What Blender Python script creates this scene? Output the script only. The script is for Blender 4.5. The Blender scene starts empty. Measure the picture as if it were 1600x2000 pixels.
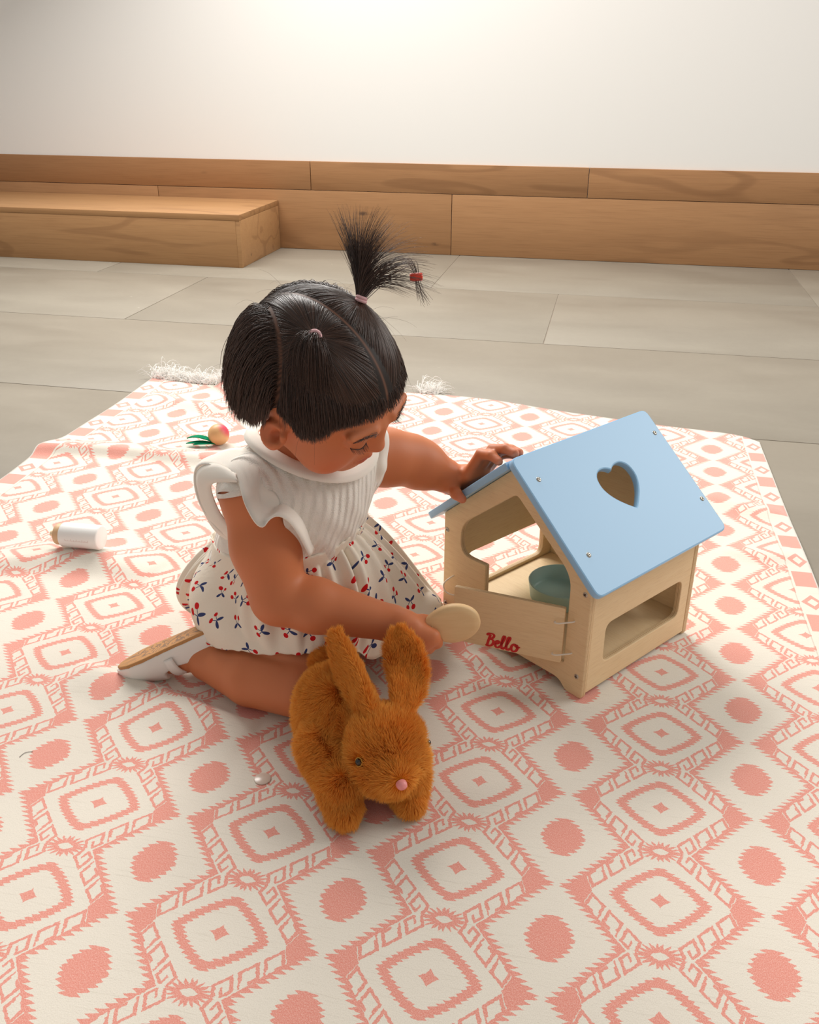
import bpy, bmesh, math, random
import numpy as np
from mathutils import Vector, Matrix

# ---------------------------------------------------------------- camera, light, exposure
scene = bpy.context.scene
F_PX, PITCH, ROLL, CAM_H = 1800.0, math.radians(25.9), math.radians(0.15), 0.75
cam_data = bpy.data.cameras.new('camera')
cam_data.sensor_fit = 'AUTO'
cam_data.sensor_width = 36.0
cam_data.lens = F_PX / 2000.0 * 36.0
cam_data.clip_start = 0.05
cam_data.clip_end = 100
cam = bpy.data.objects.new('camera', cam_data)
scene.collection.objects.link(cam)
C0 = np.array([0, 0, CAM_H])
FWD = np.array([0, math.cos(PITCH), -math.sin(PITCH)])
UP0 = np.array([0, math.sin(PITCH), math.cos(PITCH)])
RT0 = np.array([1.0, 0, 0])
RT = RT0 * math.cos(ROLL) + UP0 * math.sin(ROLL)
UP = -RT0 * math.sin(ROLL) + UP0 * math.cos(ROLL)
cam.matrix_world = Matrix(((RT[0], UP[0], -FWD[0], 0), (RT[1], UP[1], -FWD[1], 0), (RT[2], UP[2], -FWD[2], CAM_H), (0, 0, 0, 1)))
scene.camera = cam

world = bpy.data.worlds.new('world')
scene.world = world
world.use_nodes = True
bg = world.node_tree.nodes['Background']
bg.inputs[0].default_value = (1.0, 0.965, 0.915, 1)
bg.inputs[1].default_value = 0.37

def area_light(name, loc, target, sx, sy, power, color):
    d = bpy.data.lights.new(name, 'AREA')
    d.shape = 'RECTANGLE'
    d.size, d.size_y, d.energy, d.color = sx, sy, power, color
    o = bpy.data.objects.new(name, d)
    scene.collection.objects.link(o)
    o.location = loc
    o.rotation_euler = (Vector(target) - Vector(loc)).to_track_quat('-Z', 'Y').to_euler()
    return o
# daylight from a high window at the back left and from a window in the right-hand wall
area_light('window_light', (-0.9, 3.55, 2.35), (-0.05, 1.2, 0.1), 2.4, 1.2, 140, (1.0, 0.97, 0.93))
area_light('side_window_light', (2.5, 1.75, 1.75), (0.2, 1.1, 0.15), 1.8, 1.7, 45, (1.0, 0.97, 0.93))

scene.view_settings.view_transform = 'Standard'
scene.view_settings.look = 'None'
scene.view_settings.gamma = 1.0
scene.view_settings.exposure = 0.0
scene.view_settings.use_curve_mapping = False
scene.cycles.use_denoising = True
rng = np.random.default_rng(7)
random.seed(7)

# ---------------------------------------------------------------- helpers
def at(px, py, zc):
    """world point on the view ray of a pixel, zc metres along the optical axis"""
    return C0 + (FWD + RT * (px - 800) / F_PX + UP * (1000 - py) / F_PX) * zc

def on_z(px, py, z=0.0):
    d = FWD + RT * (px - 800) / F_PX + UP * (1000 - py) / F_PX
    return C0 + d * ((z - CAM_H) / d[2])

def nrm(v):
    v = np.asarray(v, float)
    return v / np.linalg.norm(v)

def srgb(r, g, b):
    f = lambda c: (c / 255 / 12.92) if c / 255 <= 0.04045 else ((c / 255 + 0.055) / 1.055) ** 2.4
    return (f(r), f(g), f(b), 1)

class S:
    """a node socket with arithmetic"""
    def __init__(s, nt, sock): s.nt, s.k = nt, sock
    def _m(s, op, *o, clamp=False):
        n = s.nt.nodes.new('ShaderNodeMath'); n.operation = op; n.use_clamp = clamp
        for i, v in enumerate((s,) + o):
            if isinstance(v, S): s.nt.links.new(v.k, n.inputs[i])
            else: n.inputs[i].default_value = float(v)
        return S(s.nt, n.outputs[0])
    def __add__(s, o): return s._m('ADD', o)
    def __radd__(s, o): return s._m('ADD', o)
    def __sub__(s, o): return s._m('SUBTRACT', o)
    def __rsub__(s, o): return (s * -1.0) + o
    def __mul__(s, o): return s._m('MULTIPLY', o)
    def __rmul__(s, o): return s._m('MULTIPLY', o)
    def __truediv__(s, o): return s._m('DIVIDE', o)
    def lt(s, o): return s._m('LESS_THAN', o)
    def gt(s, o): return s._m('GREATER_THAN', o)
    def min(s, o): return s._m('MINIMUM', o)
    def max(s, o): return s._m('MAXIMUM', o)
    def abs(s): return s._m('ABSOLUTE')
    def fract(s): return s._m('FRACT')
    def floor(s): return s._m('FLOOR')
    def pp(s, scale=0.5): return s._m('PINGPONG', scale)
    def sq(s): return s * s
    def sqrt(s): return s._m('SQRT')
    def pow(s, e): return s._m('POWER', e)
    def sin(s): return s._m('SINE')
    def cos(s): return s._m('COSINE')
    def atan2(s, o): return s._m('ARCTAN2', o)
    def clamp(s): return s._m('ADD', 0.0, clamp=True)
    def inv(s): return 1.0 - s
    def smooth(s, lo, hi):
        n = s.nt.nodes.new('ShaderNodeMapRange'); n.interpolation_type = 'SMOOTHSTEP'
        s.nt.links.new(s.k, n.inputs[0]); n.inputs[1].default_value = lo; n.inputs[2].default_value = hi
        return S(s.nt, n.outputs[0])

class Mat:
    def __init__(s, name, rough=0.6, spec=0.5):
        s.m = bpy.data.materials.new(name); s.m.use_nodes = True
        s.nt = s.m.node_tree; s.p = s.nt.nodes['Principled BSDF']
        s.p.inputs['Roughness'].default_value = rough
        s.p.inputs['Specular IOR Level'].default_value = spec
    def n(s, t, **kw):
        x = s.nt.nodes.new(t)
        for k, v in kw.items(): setattr(x, k, v)
        return x
    def link(s, a, b): s.nt.links.new(a.k if isinstance(a, S) else a, b)
    def coord(s, which='Object'):
        return s.n('ShaderNodeTexCoord').outputs[which]
    def xyz(s, sock):
        x = s.n('ShaderNodeSeparateXYZ'); s.link(sock, x.inputs[0])
        return [S(s.nt, x.outputs[i]) for i in range(3)]
    def vec(s, x, y, z=0.0):
        c = s.n('ShaderNodeCombineXYZ')
        for i, v in enumerate((x, y, z)):
            if isinstance(v, S): s.link(v, c.inputs[i])
            else: c.inputs[i].default_value = v
        return c.outputs[0]
    def scale(s, sock, sc):
        m = s.n('ShaderNodeMapping'); s.link(sock, m.inputs[0]); m.inputs['Scale'].default_value = sc
        return m.outputs[0]
    def noise(s, sock, scale=5, detail=3, rough=0.5, dist=0.0):
        x = s.n('ShaderNodeTexNoise'); s.link(sock, x.inputs['Vector'])
        x.inputs['Scale'].default_value = scale; x.inputs['Detail'].default_value = detail
        x.inputs['Roughness'].default_value = rough; x.inputs['Distortion'].default_value = dist
        return S(s.nt, x.outputs[0])
    def mix(s, f, a, b):
        x = s.n('ShaderNodeMix', data_type='RGBA')
        if isinstance(f, S): s.link(f, x.inputs[0])
        else: x.inputs[0].default_value = f
        for i, v in ((6, a), (7, b)):
            if hasattr(v, 'default_value') or hasattr(v, 'is_linked'): s.link(v, x.inputs[i])
            else: x.inputs[i].default_value = v
        return x.outputs[2]
    def ramp(s, f, stops):
        x = s.n('ShaderNodeValToRGB'); s.link(f, x.inputs[0])
        e = x.color_ramp.elements
        while len(e) < len(stops): e.new(0.5)
        for k, (p, c) in enumerate(stops): e[k].position = p; e[k].color = c
        return x.outputs[0]
    def color(s, c):
        if isinstance(c, tuple): s.p.inputs['Base Color'].default_value = c
        else: s.link(c, s.p.inputs['Base Color'])
        return s
    def bump(s, h, strength=0.3, dist=0.001):
        b = s.n('ShaderNodeBump'); b.inputs['Strength'].default_value = strength; b.inputs['Distance'].default_value = dist
        s.link(h, b.inputs['Height']); s.link(b.outputs[0], s.p.inputs['Normal'])
        return s
    def attr(s, name):
        return s.n('ShaderNodeAttribute', attribute_name=name)

def link(o):
    scene.collection.objects.link(o); return o

def tag(o, label, cat=None, group=None, kind=None):
    if label: o['label'] = label
    if cat: o['category'] = cat
    if group: o['group'] = group
    if kind: o['kind'] = kind
    return o

def empty(name, loc, rz=0.0):
    o = bpy.data.objects.new(name, None); link(o)
    o.location = [float(c) for c in loc]; o.rotation_euler = (0, 0, rz)
    o.empty_display_size = 0.02
    return o

def origin_of(p):
    """world offset of an unrotated parent chain"""
    v = np.zeros(3)
    while p is not None:
        v = v + np.array(p.location); p = p.parent
    return v

def mesh_obj(name, verts, faces, mat, parent=None, smooth=True, world=True, uv=None, col=None, angle=None):
    """verts in world space when world=True (parents carry no rotation), else in the parent's space"""
    V = np.asarray(verts, float)
    if world and parent is not None: V = V - origin_of(parent)
    me = bpy.data.meshes.new(name)
    me.from_pydata(V.tolist(), [], [list(map(int, f)) for f in faces])
    if smooth: me.shade_smooth()
    if angle is not None: me.set_sharp_from_angle(angle=math.radians(angle))
    if uv is not None:
        l = me.uv_layers.new(name='UVMap')
        li = np.zeros(len(me.loops), np.int32); me.loops.foreach_get('vertex_index', li)
        l.data.foreach_set('uv', np.asarray(uv, np.float32)[li].ravel())
    if col is not None:
        for an, a in (col.items() if isinstance(col, dict) else (('Col', col),)):
            c = me.color_attributes.new(an, 'FLOAT_COLOR', 'POINT')
            a = np.asarray(a, np.float32)
            if a.ndim == 1: a = np.stack([a, a, a, np.ones_like(a)], 1)
            if a.shape[1] == 3: a = np.concatenate([a, np.ones((len(a), 1), np.float32)], 1)
            c.data.foreach_set('color', a.ravel())
    me.update()
    o = bpy.data.objects.new(name, me); link(o)
    if mat is not None: me.materials.append(mat.m if isinstance(mat, Mat) else mat)
    if parent is not None: o.parent = parent
    return o

def catmull(P, n, closed=False):
    P = np.asarray(P, float); m = len(P)
    t = np.linspace(0, m if closed else m - 1, n, endpoint=not closed)
    i = np.floor(t).astype(int); 
    if not closed: i = np.clip(i, 0, m - 2)
    f = (t - i)[:, None]
    g = (lambda k: P[k % m]) if closed else (lambda k: P[np.clip(k, 0, m - 1)])
    a, b, c, d = g(i - 1), g(i), g(i + 1), g(i + 2)
    return 0.5 * (2 * b + (c - a) * f + (2 * a - 5 * b + 4 * c - d) * f ** 2 + (3 * b - a - 3 * c + d) * f ** 3)

def grid_faces(nu, nv, closed_u=False, flip=False):
    F = []
    for i in range(nu if closed_u else nu - 1):
        for j in range(nv - 1):
            a, b = i * nv + j, ((i + 1) % nu) * nv + j
            F.append((a, b, b + 1, a + 1) if not flip else (a, a + 1, b + 1, b))
    return F

def tube(points, radius, sides=8, caps=True):
    P = np.asarray(points, float); n = len(P)
    R = np.full(n, radius) if np.isscalar(radius) else np.asarray(radius, float)
    T = np.gradient(P, axis=0); T /= np.linalg.norm(T, axis=1)[:, None] + 1e-12
    ref = np.array([0, 0, 1.0]) if abs(T[0][2]) < 0.9 else np.array([1.0, 0, 0])
    x = nrm(np.cross(ref, T[0])); V = []
    for k in range(n):
        x = nrm(x - T[k] * x.dot(T[k])); y = np.cross(T[k], x)
        for s in range(sides):
            a = 2 * math.pi * s / sides
            V.append(P[k] + R[k] * (x * math.cos(a) + y * math.sin(a)))
    Fc = []
    for k in range(n - 1):
        for s in range(sides):
            a, b = k * sides + s, k * sides + (s + 1) % sides
            Fc.append((a, b, b + sides, a + sides))
    if caps:
        Fc.append(tuple(range(sides - 1, -1, -1))); Fc.append(tuple((n - 1) * sides + s for s in range(sides)))
    return np.array(V), Fc

def lathe(profile, sides=32):
    """profile [(r, z)] around z"""
    V, Fc = [], []
    n = len(profile)
    for s in range(sides):
        a = 2 * math.pi * s / sides
        for r, z in profile: V.append((r * math.cos(a), r * math.sin(a), z))
    for s in range(sides):
        for k in range(n - 1):
            a, b = s * n + k, ((s + 1) % sides) * n + k
            Fc.append((a, b, b + 1, a + 1))
    return np.array(V), Fc

def join(*parts):
    V, Fc, off = [], [], 0
    for v, f in parts:
        V.append(np.asarray(v)); Fc += [tuple(i + off for i in q) for q in f]; off += len(v)
    return np.concatenate(V), Fc

def box(cx, cy, cz, sx, sy, sz):
    V = [(cx + sx * i / 2, cy + sy * j / 2, cz + sz * k / 2) for i in (-1, 1) for j in (-1, 1) for k in (-1, 1)]
    return np.array(V), [(0, 1, 3, 2), (4, 6, 7, 5), (0, 4, 5, 1), (2, 3, 7, 6), (0, 2, 6, 4), (1, 5, 7, 3)]

def bevel_box(name, sx, sy, sz, bev, mat, parent=None, seg=2):
    bm = bmesh.new(); bmesh.ops.create_cube(bm, size=1)
    for v in bm.verts: v.co = (v.co.x * sx, v.co.y * sy, v.co.z * sz)
    bmesh.ops.bevel(bm, geom=bm.edges[:], offset=bev, segments=seg, affect='EDGES', profile=0.5)
    me = bpy.data.meshes.new(name); bm.to_mesh(me); bm.free(); me.shade_smooth(); me.set_sharp_from_angle(angle=math.radians(40))
    o = bpy.data.objects.new(name, me); link(o); me.materials.append(mat.m)
    if parent is not None: o.parent = parent
    return o

def plate(name, outer, holes, thick, mat, parent, M, bev=0.0012):
    """flat board cut to an outline with holes: local XY outline, thickness along Z"""
    cu = bpy.data.curves.new(name, 'CURVE'); cu.dimensions = '2D'; cu.fill_mode = 'BOTH'
    cu.extrude = thick / 2 - bev; cu.bevel_depth = bev; cu.bevel_resolution = 1; cu.offset = -bev
    for loop in [outer] + list(holes):
        sp = cu.splines.new('POLY'); sp.points.add(len(loop) - 1); sp.use_cyclic_u = True
        for q, (x, y) in zip(sp.points, loop): q.co = (x, y, 0, 1)
    tmp = bpy.data.objects.new(name + '_outline', cu); link(tmp)
    dg = bpy.context.evaluated_depsgraph_get()
    me = bpy.data.meshes.new_from_object(tmp.evaluated_get(dg), depsgraph=dg)
    bpy.data.objects.remove(tmp); bpy.data.curves.remove(cu)
    me.name = name; me.shade_smooth(); me.set_sharp_from_angle(angle=math.radians(35))
    me.materials.clear(); me.materials.append(mat.m)
    o = bpy.data.objects.new(name, me); link(o); o.parent = parent
    o.matrix_local = M
    return o

def round_poly(pts, r, n=5):
    """polygon with rounded corners; r scalar or per-corner"""
    P = [np.array(p, float) for p in pts]; m = len(P); out = []
    for i in range(m):
        rr = r[i] if hasattr(r, '__len__') else r
        a, b, c = P[i - 1], P[i], P[(i + 1) % m]
        u, v = nrm(a - b), nrm(c - b)
        d = min(rr, 0.45 * np.linalg.norm(a - b), 0.45 * np.linalg.norm(c - b))
        p0, p1 = b + u * d, b + v * d
        for k in range(n + 1):
            t = k / n
            out.append((1 - t) ** 2 * p0 + 2 * t * (1 - t) * b + t * t * p1)
    return [tuple(p) for p in out]

def strands(name, P, rad, mat, parent, rnd=None):
    """hair: P (N, K, 3) world points, rad (K,) or (N, K)"""
    N, K, _ = P.shape
    hc = bpy.data.hair_curves.new(name)
    hc.add_curves([K] * N)
    if parent is not None: P = P - origin_of(parent)
    hc.attributes['position'].data.foreach_set('vector', P.astype(np.float32).ravel())
    R = np.broadcast_to(rad, (N, K)).astype(np.float32)
    ra = hc.attributes.get('radius') or hc.attributes.new('radius', 'FLOAT', 'POINT')
    ra.data.foreach_set('value', np.ascontiguousarray(R).ravel())
    hc.materials.append(mat.m)
    o = bpy.data.objects.new(name, hc); link(o)
    if parent is not None: o.parent = parent
    return o

# ---- signed distance sculpting: smooth unions on a grid, surfaced with surface nets
class Field:
    def __init__(s, lo, hi, h):
        s.lo = np.array(lo, float); s.h = h
        s.n = np.ceil((np.array(hi) - s.lo) / h).astype(int) + 1
        s.v = np.full(s.n, 0.03, np.float32)
    def win(s, lo, hi):
        a = np.clip(np.floor((np.array(lo) - s.lo) / s.h).astype(int), 0, s.n - 1)
        b = np.clip(np.ceil((np.array(hi) - s.lo) / s.h).astype(int) + 1, 1, s.n)
        sl = tuple(slice(x, y) for x, y in zip(a, b))
        g = [(s.lo[i] + s.h * np.arange(a[i], b[i])).astype(np.float32) for i in range(3)]
        return sl, g[0][:, None, None], g[1][None, :, None], g[2][None, None, :]
    def put(s, sl, d, k, sub=False):
        a = s.v[sl]
        if sub:
            d = -d; h = np.maximum(k - np.abs(a - d), 0) / k; s.v[sl] = np.maximum(a, d) + h * h * k / 4
        else:
            h = np.maximum(k - np.abs(a - d), 0) / k; s.v[sl] = np.minimum(a, d) - h * h * k / 4
    def cone(s, a, b, ra, rb, k=0.01, sub=False):
        a, b = np.asarray(a, float), np.asarray(b, float); r = max(ra, rb) + 0.032 + k
        sl, X, Y, Z = s.win(np.minimum(a, b) - r, np.maximum(a, b) + r)
        ba = (b - a).astype(np.float32); L = float(ba.dot(ba)) + 1e-12
        px, py, pz = X - np.float32(a[0]), Y - np.float32(a[1]), Z - np.float32(a[2])
        t = np.clip((px * ba[0] + py * ba[1] + pz * ba[2]) / L, 0, 1)
        d = np.sqrt((px - t * ba[0]) ** 2 + (py - t * ba[1]) ** 2 + (pz - t * ba[2]) ** 2) - (ra + t * np.float32(rb - ra))
        s.put(sl, d, k, sub)
    def ell(s, c, r, axes=None, k=0.01, sub=False):
        """ellipsoid, axes rows are its three unit directions"""
        A = np.eye(3) if axes is None else np.asarray(axes, float)
        c = np.asarray(c, float); r = np.asarray(r, float)
        m = float(r.max()) + 0.032 + k
        sl, X, Y, Z = s.win(c - m, c + m)
        px, py, pz = X - np.float32(c[0]), Y - np.float32(c[1]), Z - np.float32(c[2])
        q = [(px * np.float32(A[i][0]) + py * np.float32(A[i][1]) + pz * np.float32(A[i][2])) / np.float32(r[i]) for i in range(3)]
        k0 = np.sqrt(q[0] ** 2 + q[1] ** 2 + q[2] ** 2)
        k1 = np.sqrt((q[0] / r[0]) ** 2 + (q[1] / r[1]) ** 2 + (q[2] / r[2]) ** 2) + 1e-6
        s.put(sl, k0 * (k0 - 1) / k1, k, sub)
    def chain(s, pts, rad, k=0.008, sub=False):
        for i in range(len(pts) - 1): s.cone(pts[i], pts[i + 1], rad[i], rad[i + 1], k, sub)
    def mesh(s, iso=0.0, relax=2):
        v = s.v - iso; ins = v < 0
        n = np.array(v.shape)
        c = sum(ins[i:n[0] - 1 + i, j:n[1] - 1 + j, k:n[2] - 1 + k].astype(np.int8) for i in (0, 1) for j in (0, 1) for k in (0, 1))
        act = (c > 0) & (c < 8)
        I, J, K = np.nonzero(act); vid = np.full(act.shape, -1, np.int64); vid[act] = np.arange(len(I))
        cor = [(i, j, k) for i in (0, 1) for j in (0, 1) for k in (0, 1)]
        val = {q: v[I + q[0], J + q[1], K + q[2]] for q in cor}
        acc = np.zeros((len(I), 3)); cnt = np.zeros(len(I))
        for q in cor:
            for ax in range(3):
                if q[ax] == 0:
                    p = list(q); p[ax] = 1; p = tuple(p)
                    a, b = val[q], val[p]; m = (a < 0) != (b < 0)
                    t = np.where(m, a / np.where(m, a - b, 1), 0)
                    for d in range(3):
                        acc[:, d] += m * (q[d] + (t if d == ax else 0))
                    cnt += m
        V = (np.stack([I, J, K], 1) + acc / cnt[:, None]) * s.h + s.lo
        Fc = []
        for ax in range(3):
            sl0 = [slice(1, n[d] - 1) for d in range(3)]; sl0[ax] = slice(0, n[ax] - 1)
            sl1 = list(sl0); sl1[ax] = slice(1, n[ax])
            a, b = ins[tuple(sl0)], ins[tuple(sl1)]
            m = a != b; P = np.stack(np.nonzero(m), 1); inside = a[m]
            for d in range(3):
                if d != ax: P[:, d] += 1
            u, w = [(1, 2), (2, 0), (0, 1)][ax]
            eu = np.zeros(3, int); ew = np.zeros(3, int); eu[u] = 1; ew[w] = 1
            g = lambda Q: vid[Q[:, 0], Q[:, 1], Q[:, 2]]
            q = np.stack([g(P - eu - ew), g(P - ew), g(P), g(P - eu)], 1)
            q[~inside] = q[~inside][:, ::-1]
            Fc.append(q)
        Fc = np.concatenate(Fc); Fc = Fc[(Fc >= 0).all(1)]
        E = np.concatenate([Fc[:, [0, 1]], Fc[:, [1, 2]], Fc[:, [2, 3]], Fc[:, [3, 0]]])
        for _ in range(relax):
            A = np.zeros_like(V); N = np.zeros(len(V))
            for d in range(3):
                A[:, d] = np.bincount(E[:, 0], V[E[:, 1], d], len(V)) + np.bincount(E[:, 1], V[E[:, 0], d], len(V))
            N = np.bincount(E[:, 0], minlength=len(V)) + np.bincount(E[:, 1], minlength=len(V))
            V = 0.5 * V + 0.5 * A / N[:, None]
        return V, Fc

def vnormals(V, Fc):
    Fc = np.asarray(Fc)
    n = np.cross(V[Fc[:, 2]] - V[Fc[:, 0]], V[Fc[:, 3]] - V[Fc[:, 1]])
    N = np.zeros_like(V)
    for c in range(4):
        for d in range(3): N[:, d] += np.bincount(Fc[:, c], n[:, d], len(V))
    return N / (np.linalg.norm(N, axis=1)[:, None] + 1e-12)

def sample_surface(V, Fc, n, keep=None):
    Fc = np.asarray(Fc); N = vnormals(V, Fc)
    T = np.concatenate([Fc[:, [0, 1, 2]], Fc[:, [0, 2, 3]]])
    ar = np.linalg.norm(np.cross(V[T[:, 1]] - V[T[:, 0]], V[T[:, 2]] - V[T[:, 0]]), axis=1)
    if keep is not None: ar = ar * keep[T].mean(1)
    i = rng.choice(len(T), n, p=ar / ar.sum()); u = rng.random((n, 2)); f = u.sum(1) > 1; u[f] = 1 - u[f]
    w = np.stack([1 - u.sum(1), u[:, 0], u[:, 1]], 1)
    P = (V[T[i]] * w[:, :, None]).sum(1); M = (N[T[i]] * w[:, :, None]).sum(1)
    return P, M / (np.linalg.norm(M, axis=1)[:, None] + 1e-12)

# ---------------------------------------------------------------- room materials
def oak_mat(name, base_a, base_b, dark, seed=0.0, rough=0.5):
    m = Mat(name, rough=rough, spec=0.35)
    co = m.coord('Object')
    rnd = S(m.nt, m.n('ShaderNodeObjectInfo').outputs['Random'])
    x, y, z = m.xyz(co)
    off = rnd * 37.0 + seed
    v = m.vec(x + off, y * 1.0 + off, z + off)
    g1 = m.noise(m.scale(v, (1.2, 14, 14)), 3.0, 4, 0.6, 0.6)
    g2 = m.noise(m.scale(v, (3.0, 120, 120)), 2.0, 2, 0.6)
    cath = (m.noise(m.scale(v, (1.0, 6, 6)), 1.3, 1, 0.4, 0.4) * 26.0).sin().smooth(0.55, 1.0)   # cathedral grain
    big = m.noise(m.scale(v, (0.5, 1, 1)), 1.0, 1).smooth(0.45, 0.62)
    c = m.mix((g1 * 0.75 + rnd * 0.5 - 0.1).clamp(), base_a, base_b)
    c = m.mix(g2.smooth(0.45, 0.75) * 0.22, c, dark)
    c = m.mix(cath * big * 0.35, c, dark)
    vo = m.n('ShaderNodeTexVoronoi'); m.link(m.scale(v, (0.9, 2.6, 2.6)), vo.inputs['Vector']); vo.inputs['Scale'].default_value = 2.2
    knot = S(m.nt, vo.outputs['Distance']).smooth(0.075, 0.02)
    kn = m.noise(v, 40, 2)
    c = m.mix(knot * kn.smooth(0.3, 0.55) * 0.75, c, srgb(70, 52, 45))
    m.color(c)
    m.bump(g2 * 0.6 + g1 * 0.4, 0.12, 0.0006)
    return m

M_OAK = oak_mat('oak_plank', srgb(162, 117, 78), srgb(184, 139, 97), srgb(122, 84, 54))
M_OAK_STEP = oak_mat('oak_step', srgb(170, 126, 84), srgb(196, 152, 106), srgb(130, 90, 58), 5.0)

M_TILE = Mat('stone_tile', rough=0.42, spec=0.4)
_co = M_TILE.coord('Object'); _r = S(M_TILE.nt, M_TILE.n('ShaderNodeObjectInfo').outputs['Random'])
_x, _y, _z = M_TILE.xyz(_co); _v = M_TILE.vec(_x + _r * 31.0, _y + _r * 17.0, _z)
_a = M_TILE.noise(M_TILE.scale(_v, (0.8, 2.2, 1)), 2.4, 5, 0.55, 0.5)
_b = M_TILE.noise(_v, 60, 4, 0.6)
_c = M_TILE.mix((_a * 1.5 - 0.25 + (_b - 0.5) * 0.3).clamp(), srgb(134, 126, 113), srgb(153, 145, 131))
_vo = M_TILE.n('ShaderNodeTexVoronoi'); M_TILE.link(_v, _vo.inputs['Vector']); _vo.inputs['Scale'].default_value = 9
_sp = S(M_TILE.nt, _vo.outputs['Distance']).smooth(0.07, 0.02) * M_TILE.noise(_v, 3.0, 1).smooth(0.5, 0.62)
_c = M_TILE.mix(_sp * 0.5, _c, srgb(235, 228, 215))
M_TILE.color(_c); M_TILE.bump(_b, 0.08, 0.0005)
M_TILE.link(_a * 0.2 + 0.34, M_TILE.p.inputs['Roughness'])

M_GROUT = Mat('grout', rough=0.9).color(srgb(150, 138, 124))
M_PLASTER = Mat('white_plaster', rough=0.85, spec=0.2)
_n = M_PLASTER.noise(M_PLASTER.coord('Object'), 90, 3)
M_PLASTER.color(srgb(250, 249, 246)); M_PLASTER.bump(_n, 0.05, 0.0006)

# ---------------------------------------------------------------- room: floor, back wall, step
ROOM_YAW = math.radians(-12.05)
TOP = -0.004                                        # floor surface; the rug's face is at z = 0
floor = empty('floor', (0, 0, 0), ROOM_YAW); tag(floor, 'large pale stone floor tiles with thin joints', kind='structure')
v, f = box(-0.5, 1.4, TOP - 0.012, 6.5, 5.6, 0.02)
mesh_obj('screed', v, f, M_GROUT, floor, smooth=False, world=False)
TL, TW, GAP = 1.37, 0.684, 0.0028
rows = [(3.418, -0.65), (2.735, -0.174), (2.051, -0.65), (1.367, -0.174), (0.683, -0.65), (-0.001, -0.174), (-0.685, -0.65)]
tile_me = None
for y0, x0 in rows:
    for k in range(-2, 2):
        cx, cy = x0 + TL * (k + 0.5), y0 + TW / 2
        if tile_me is None:
            t = bevel_box('tile', TL - GAP, TW - GAP, 0.01, 0.0012, M_TILE, floor); tile_me = t.data
        else:
            t = bpy.data.objects.new('tile', tile_me); link(t); t.parent = floor
        t.location = (cx, cy, TOP - 0.005)

WY = 4.088
wall = empty('wall_back', (0, 0, 0), ROOM_YAW); tag(wall, 'white plaster wall above a low oak plank dado', kind='structure')
v, f = box(-0.5, WY + 0.072, 1.25, 6.5, 0.12, 2.55)
mesh_obj('plaster', v, f, M_PLASTER, wall, smooth=False, world=False)
def plank(cx, cz, sx, sz, proud=0.0):
    p = bevel_box('plank', sx - 0.0025, 0.014, sz - 0.002, 0.0012, M_OAK, wall)
    p.location = (cx, WY + 0.006 - proud, cz)
XS = [-3.6, -2.05, -0.69, 1.35, 2.6]
for i in range(4): plank((XS[i] + XS[i + 1]) / 2, TOP + 0.1275, XS[i + 1] - XS[i], 0.255, 0.0007 * (i % 2))
XS = [-3.6, -1.32, -0.12, 1.9, 2.6]
for i in range(4): plank((XS[i] + XS[i + 1]) / 2, TOP + 0.255 + 0.06, XS[i + 1] - XS[i], 0.12, 0.0009 * ((i + 1) % 2))

step = empty('wooden_step', (0, 0, 0), ROOM_YAW)
step.location = Vector((math.cos(ROOM_YAW) * -2.5 - math.sin(ROOM_YAW) * 3.85, math.sin(ROOM_YAW) * -2.5 + math.cos(ROOM_YAW) * 3.85, TOP))
tag(step, 'long low oak step box with a pale lit top, against the plank wall', 'step')
sd = WY - 3.615
for nm, sx, sy, sz, lx, ly, lz in (('step_top', 2.05, sd - 0.002, 0.022, 0, 0, 0.198), ('front_board', 2.05 - 0.018, 0.018, 0.1865, -0.009, -sd / 2 + 0.011, 0.0935),
                                   ('end_board', 0.018, sd - 0.005, 0.1865, 1.025 - 0.009, 0, 0.0935), ('end_board', 0.018, sd - 0.005, 0.1865, -1.025 + 0.009, 0, 0.0935)):
    o = bevel_box(nm, sx, sy, sz, 0.0012, M_OAK_STEP, step); o.location = (lx, ly + (3.615 + WY) / 2 - 3.85 - 0.002, lz)

# ---------------------------------------------------------------- rug
STAR = np.array([0.3151, 0.9145]); ROWV = np.array([0.202, -0.0364]); COLV = np.array([0.032, 0.1285])
MI = np.linalg.inv(np.stack([ROWV, COLV], 1))
LEFT = np.array([(-1.25, -0.3), (-1.1, 0.5), (-0.96, 1.1), (-0.87, 1.45), (-0.822, 1.68), (-0.803, 1.82), (-0.782, 1.87), (-0.74, 2.05), (-0.70, 2.25), (-0.683, 2.345)])
RIGHT = np.array([(0.36, -0.3), (0.50, 0.45), (0.585, 0.9), (0.653, 1.268), (0.714, 1.594), (0.775, 1.905)])
BACK = np.array([(-0.683, 2.345), (-0.559, 2.305), (-0.50, 2.295), (-0.467, 2.268), (-0.3, 2.262), (-0.1, 2.25), (0.0, 2.24), (0.192, 2.19), (0.371, 2.10), (0.581, 2.005), (0.73, 1.95), (0.775, 1.905)])
FRONT = np.array([(-1.25, -0.3), (-0.5, -0.32), (0.36, -0.3)])
def along(P, t):
    P = catmull(P, 400); d = np.r_[0, np.cumsum(np.linalg.norm(np.diff(P, axis=0), axis=1))]; d /= d[-1]
    return np.stack([np.interp(t, d, P[:, i]) for i in range(2)], -1)
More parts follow.
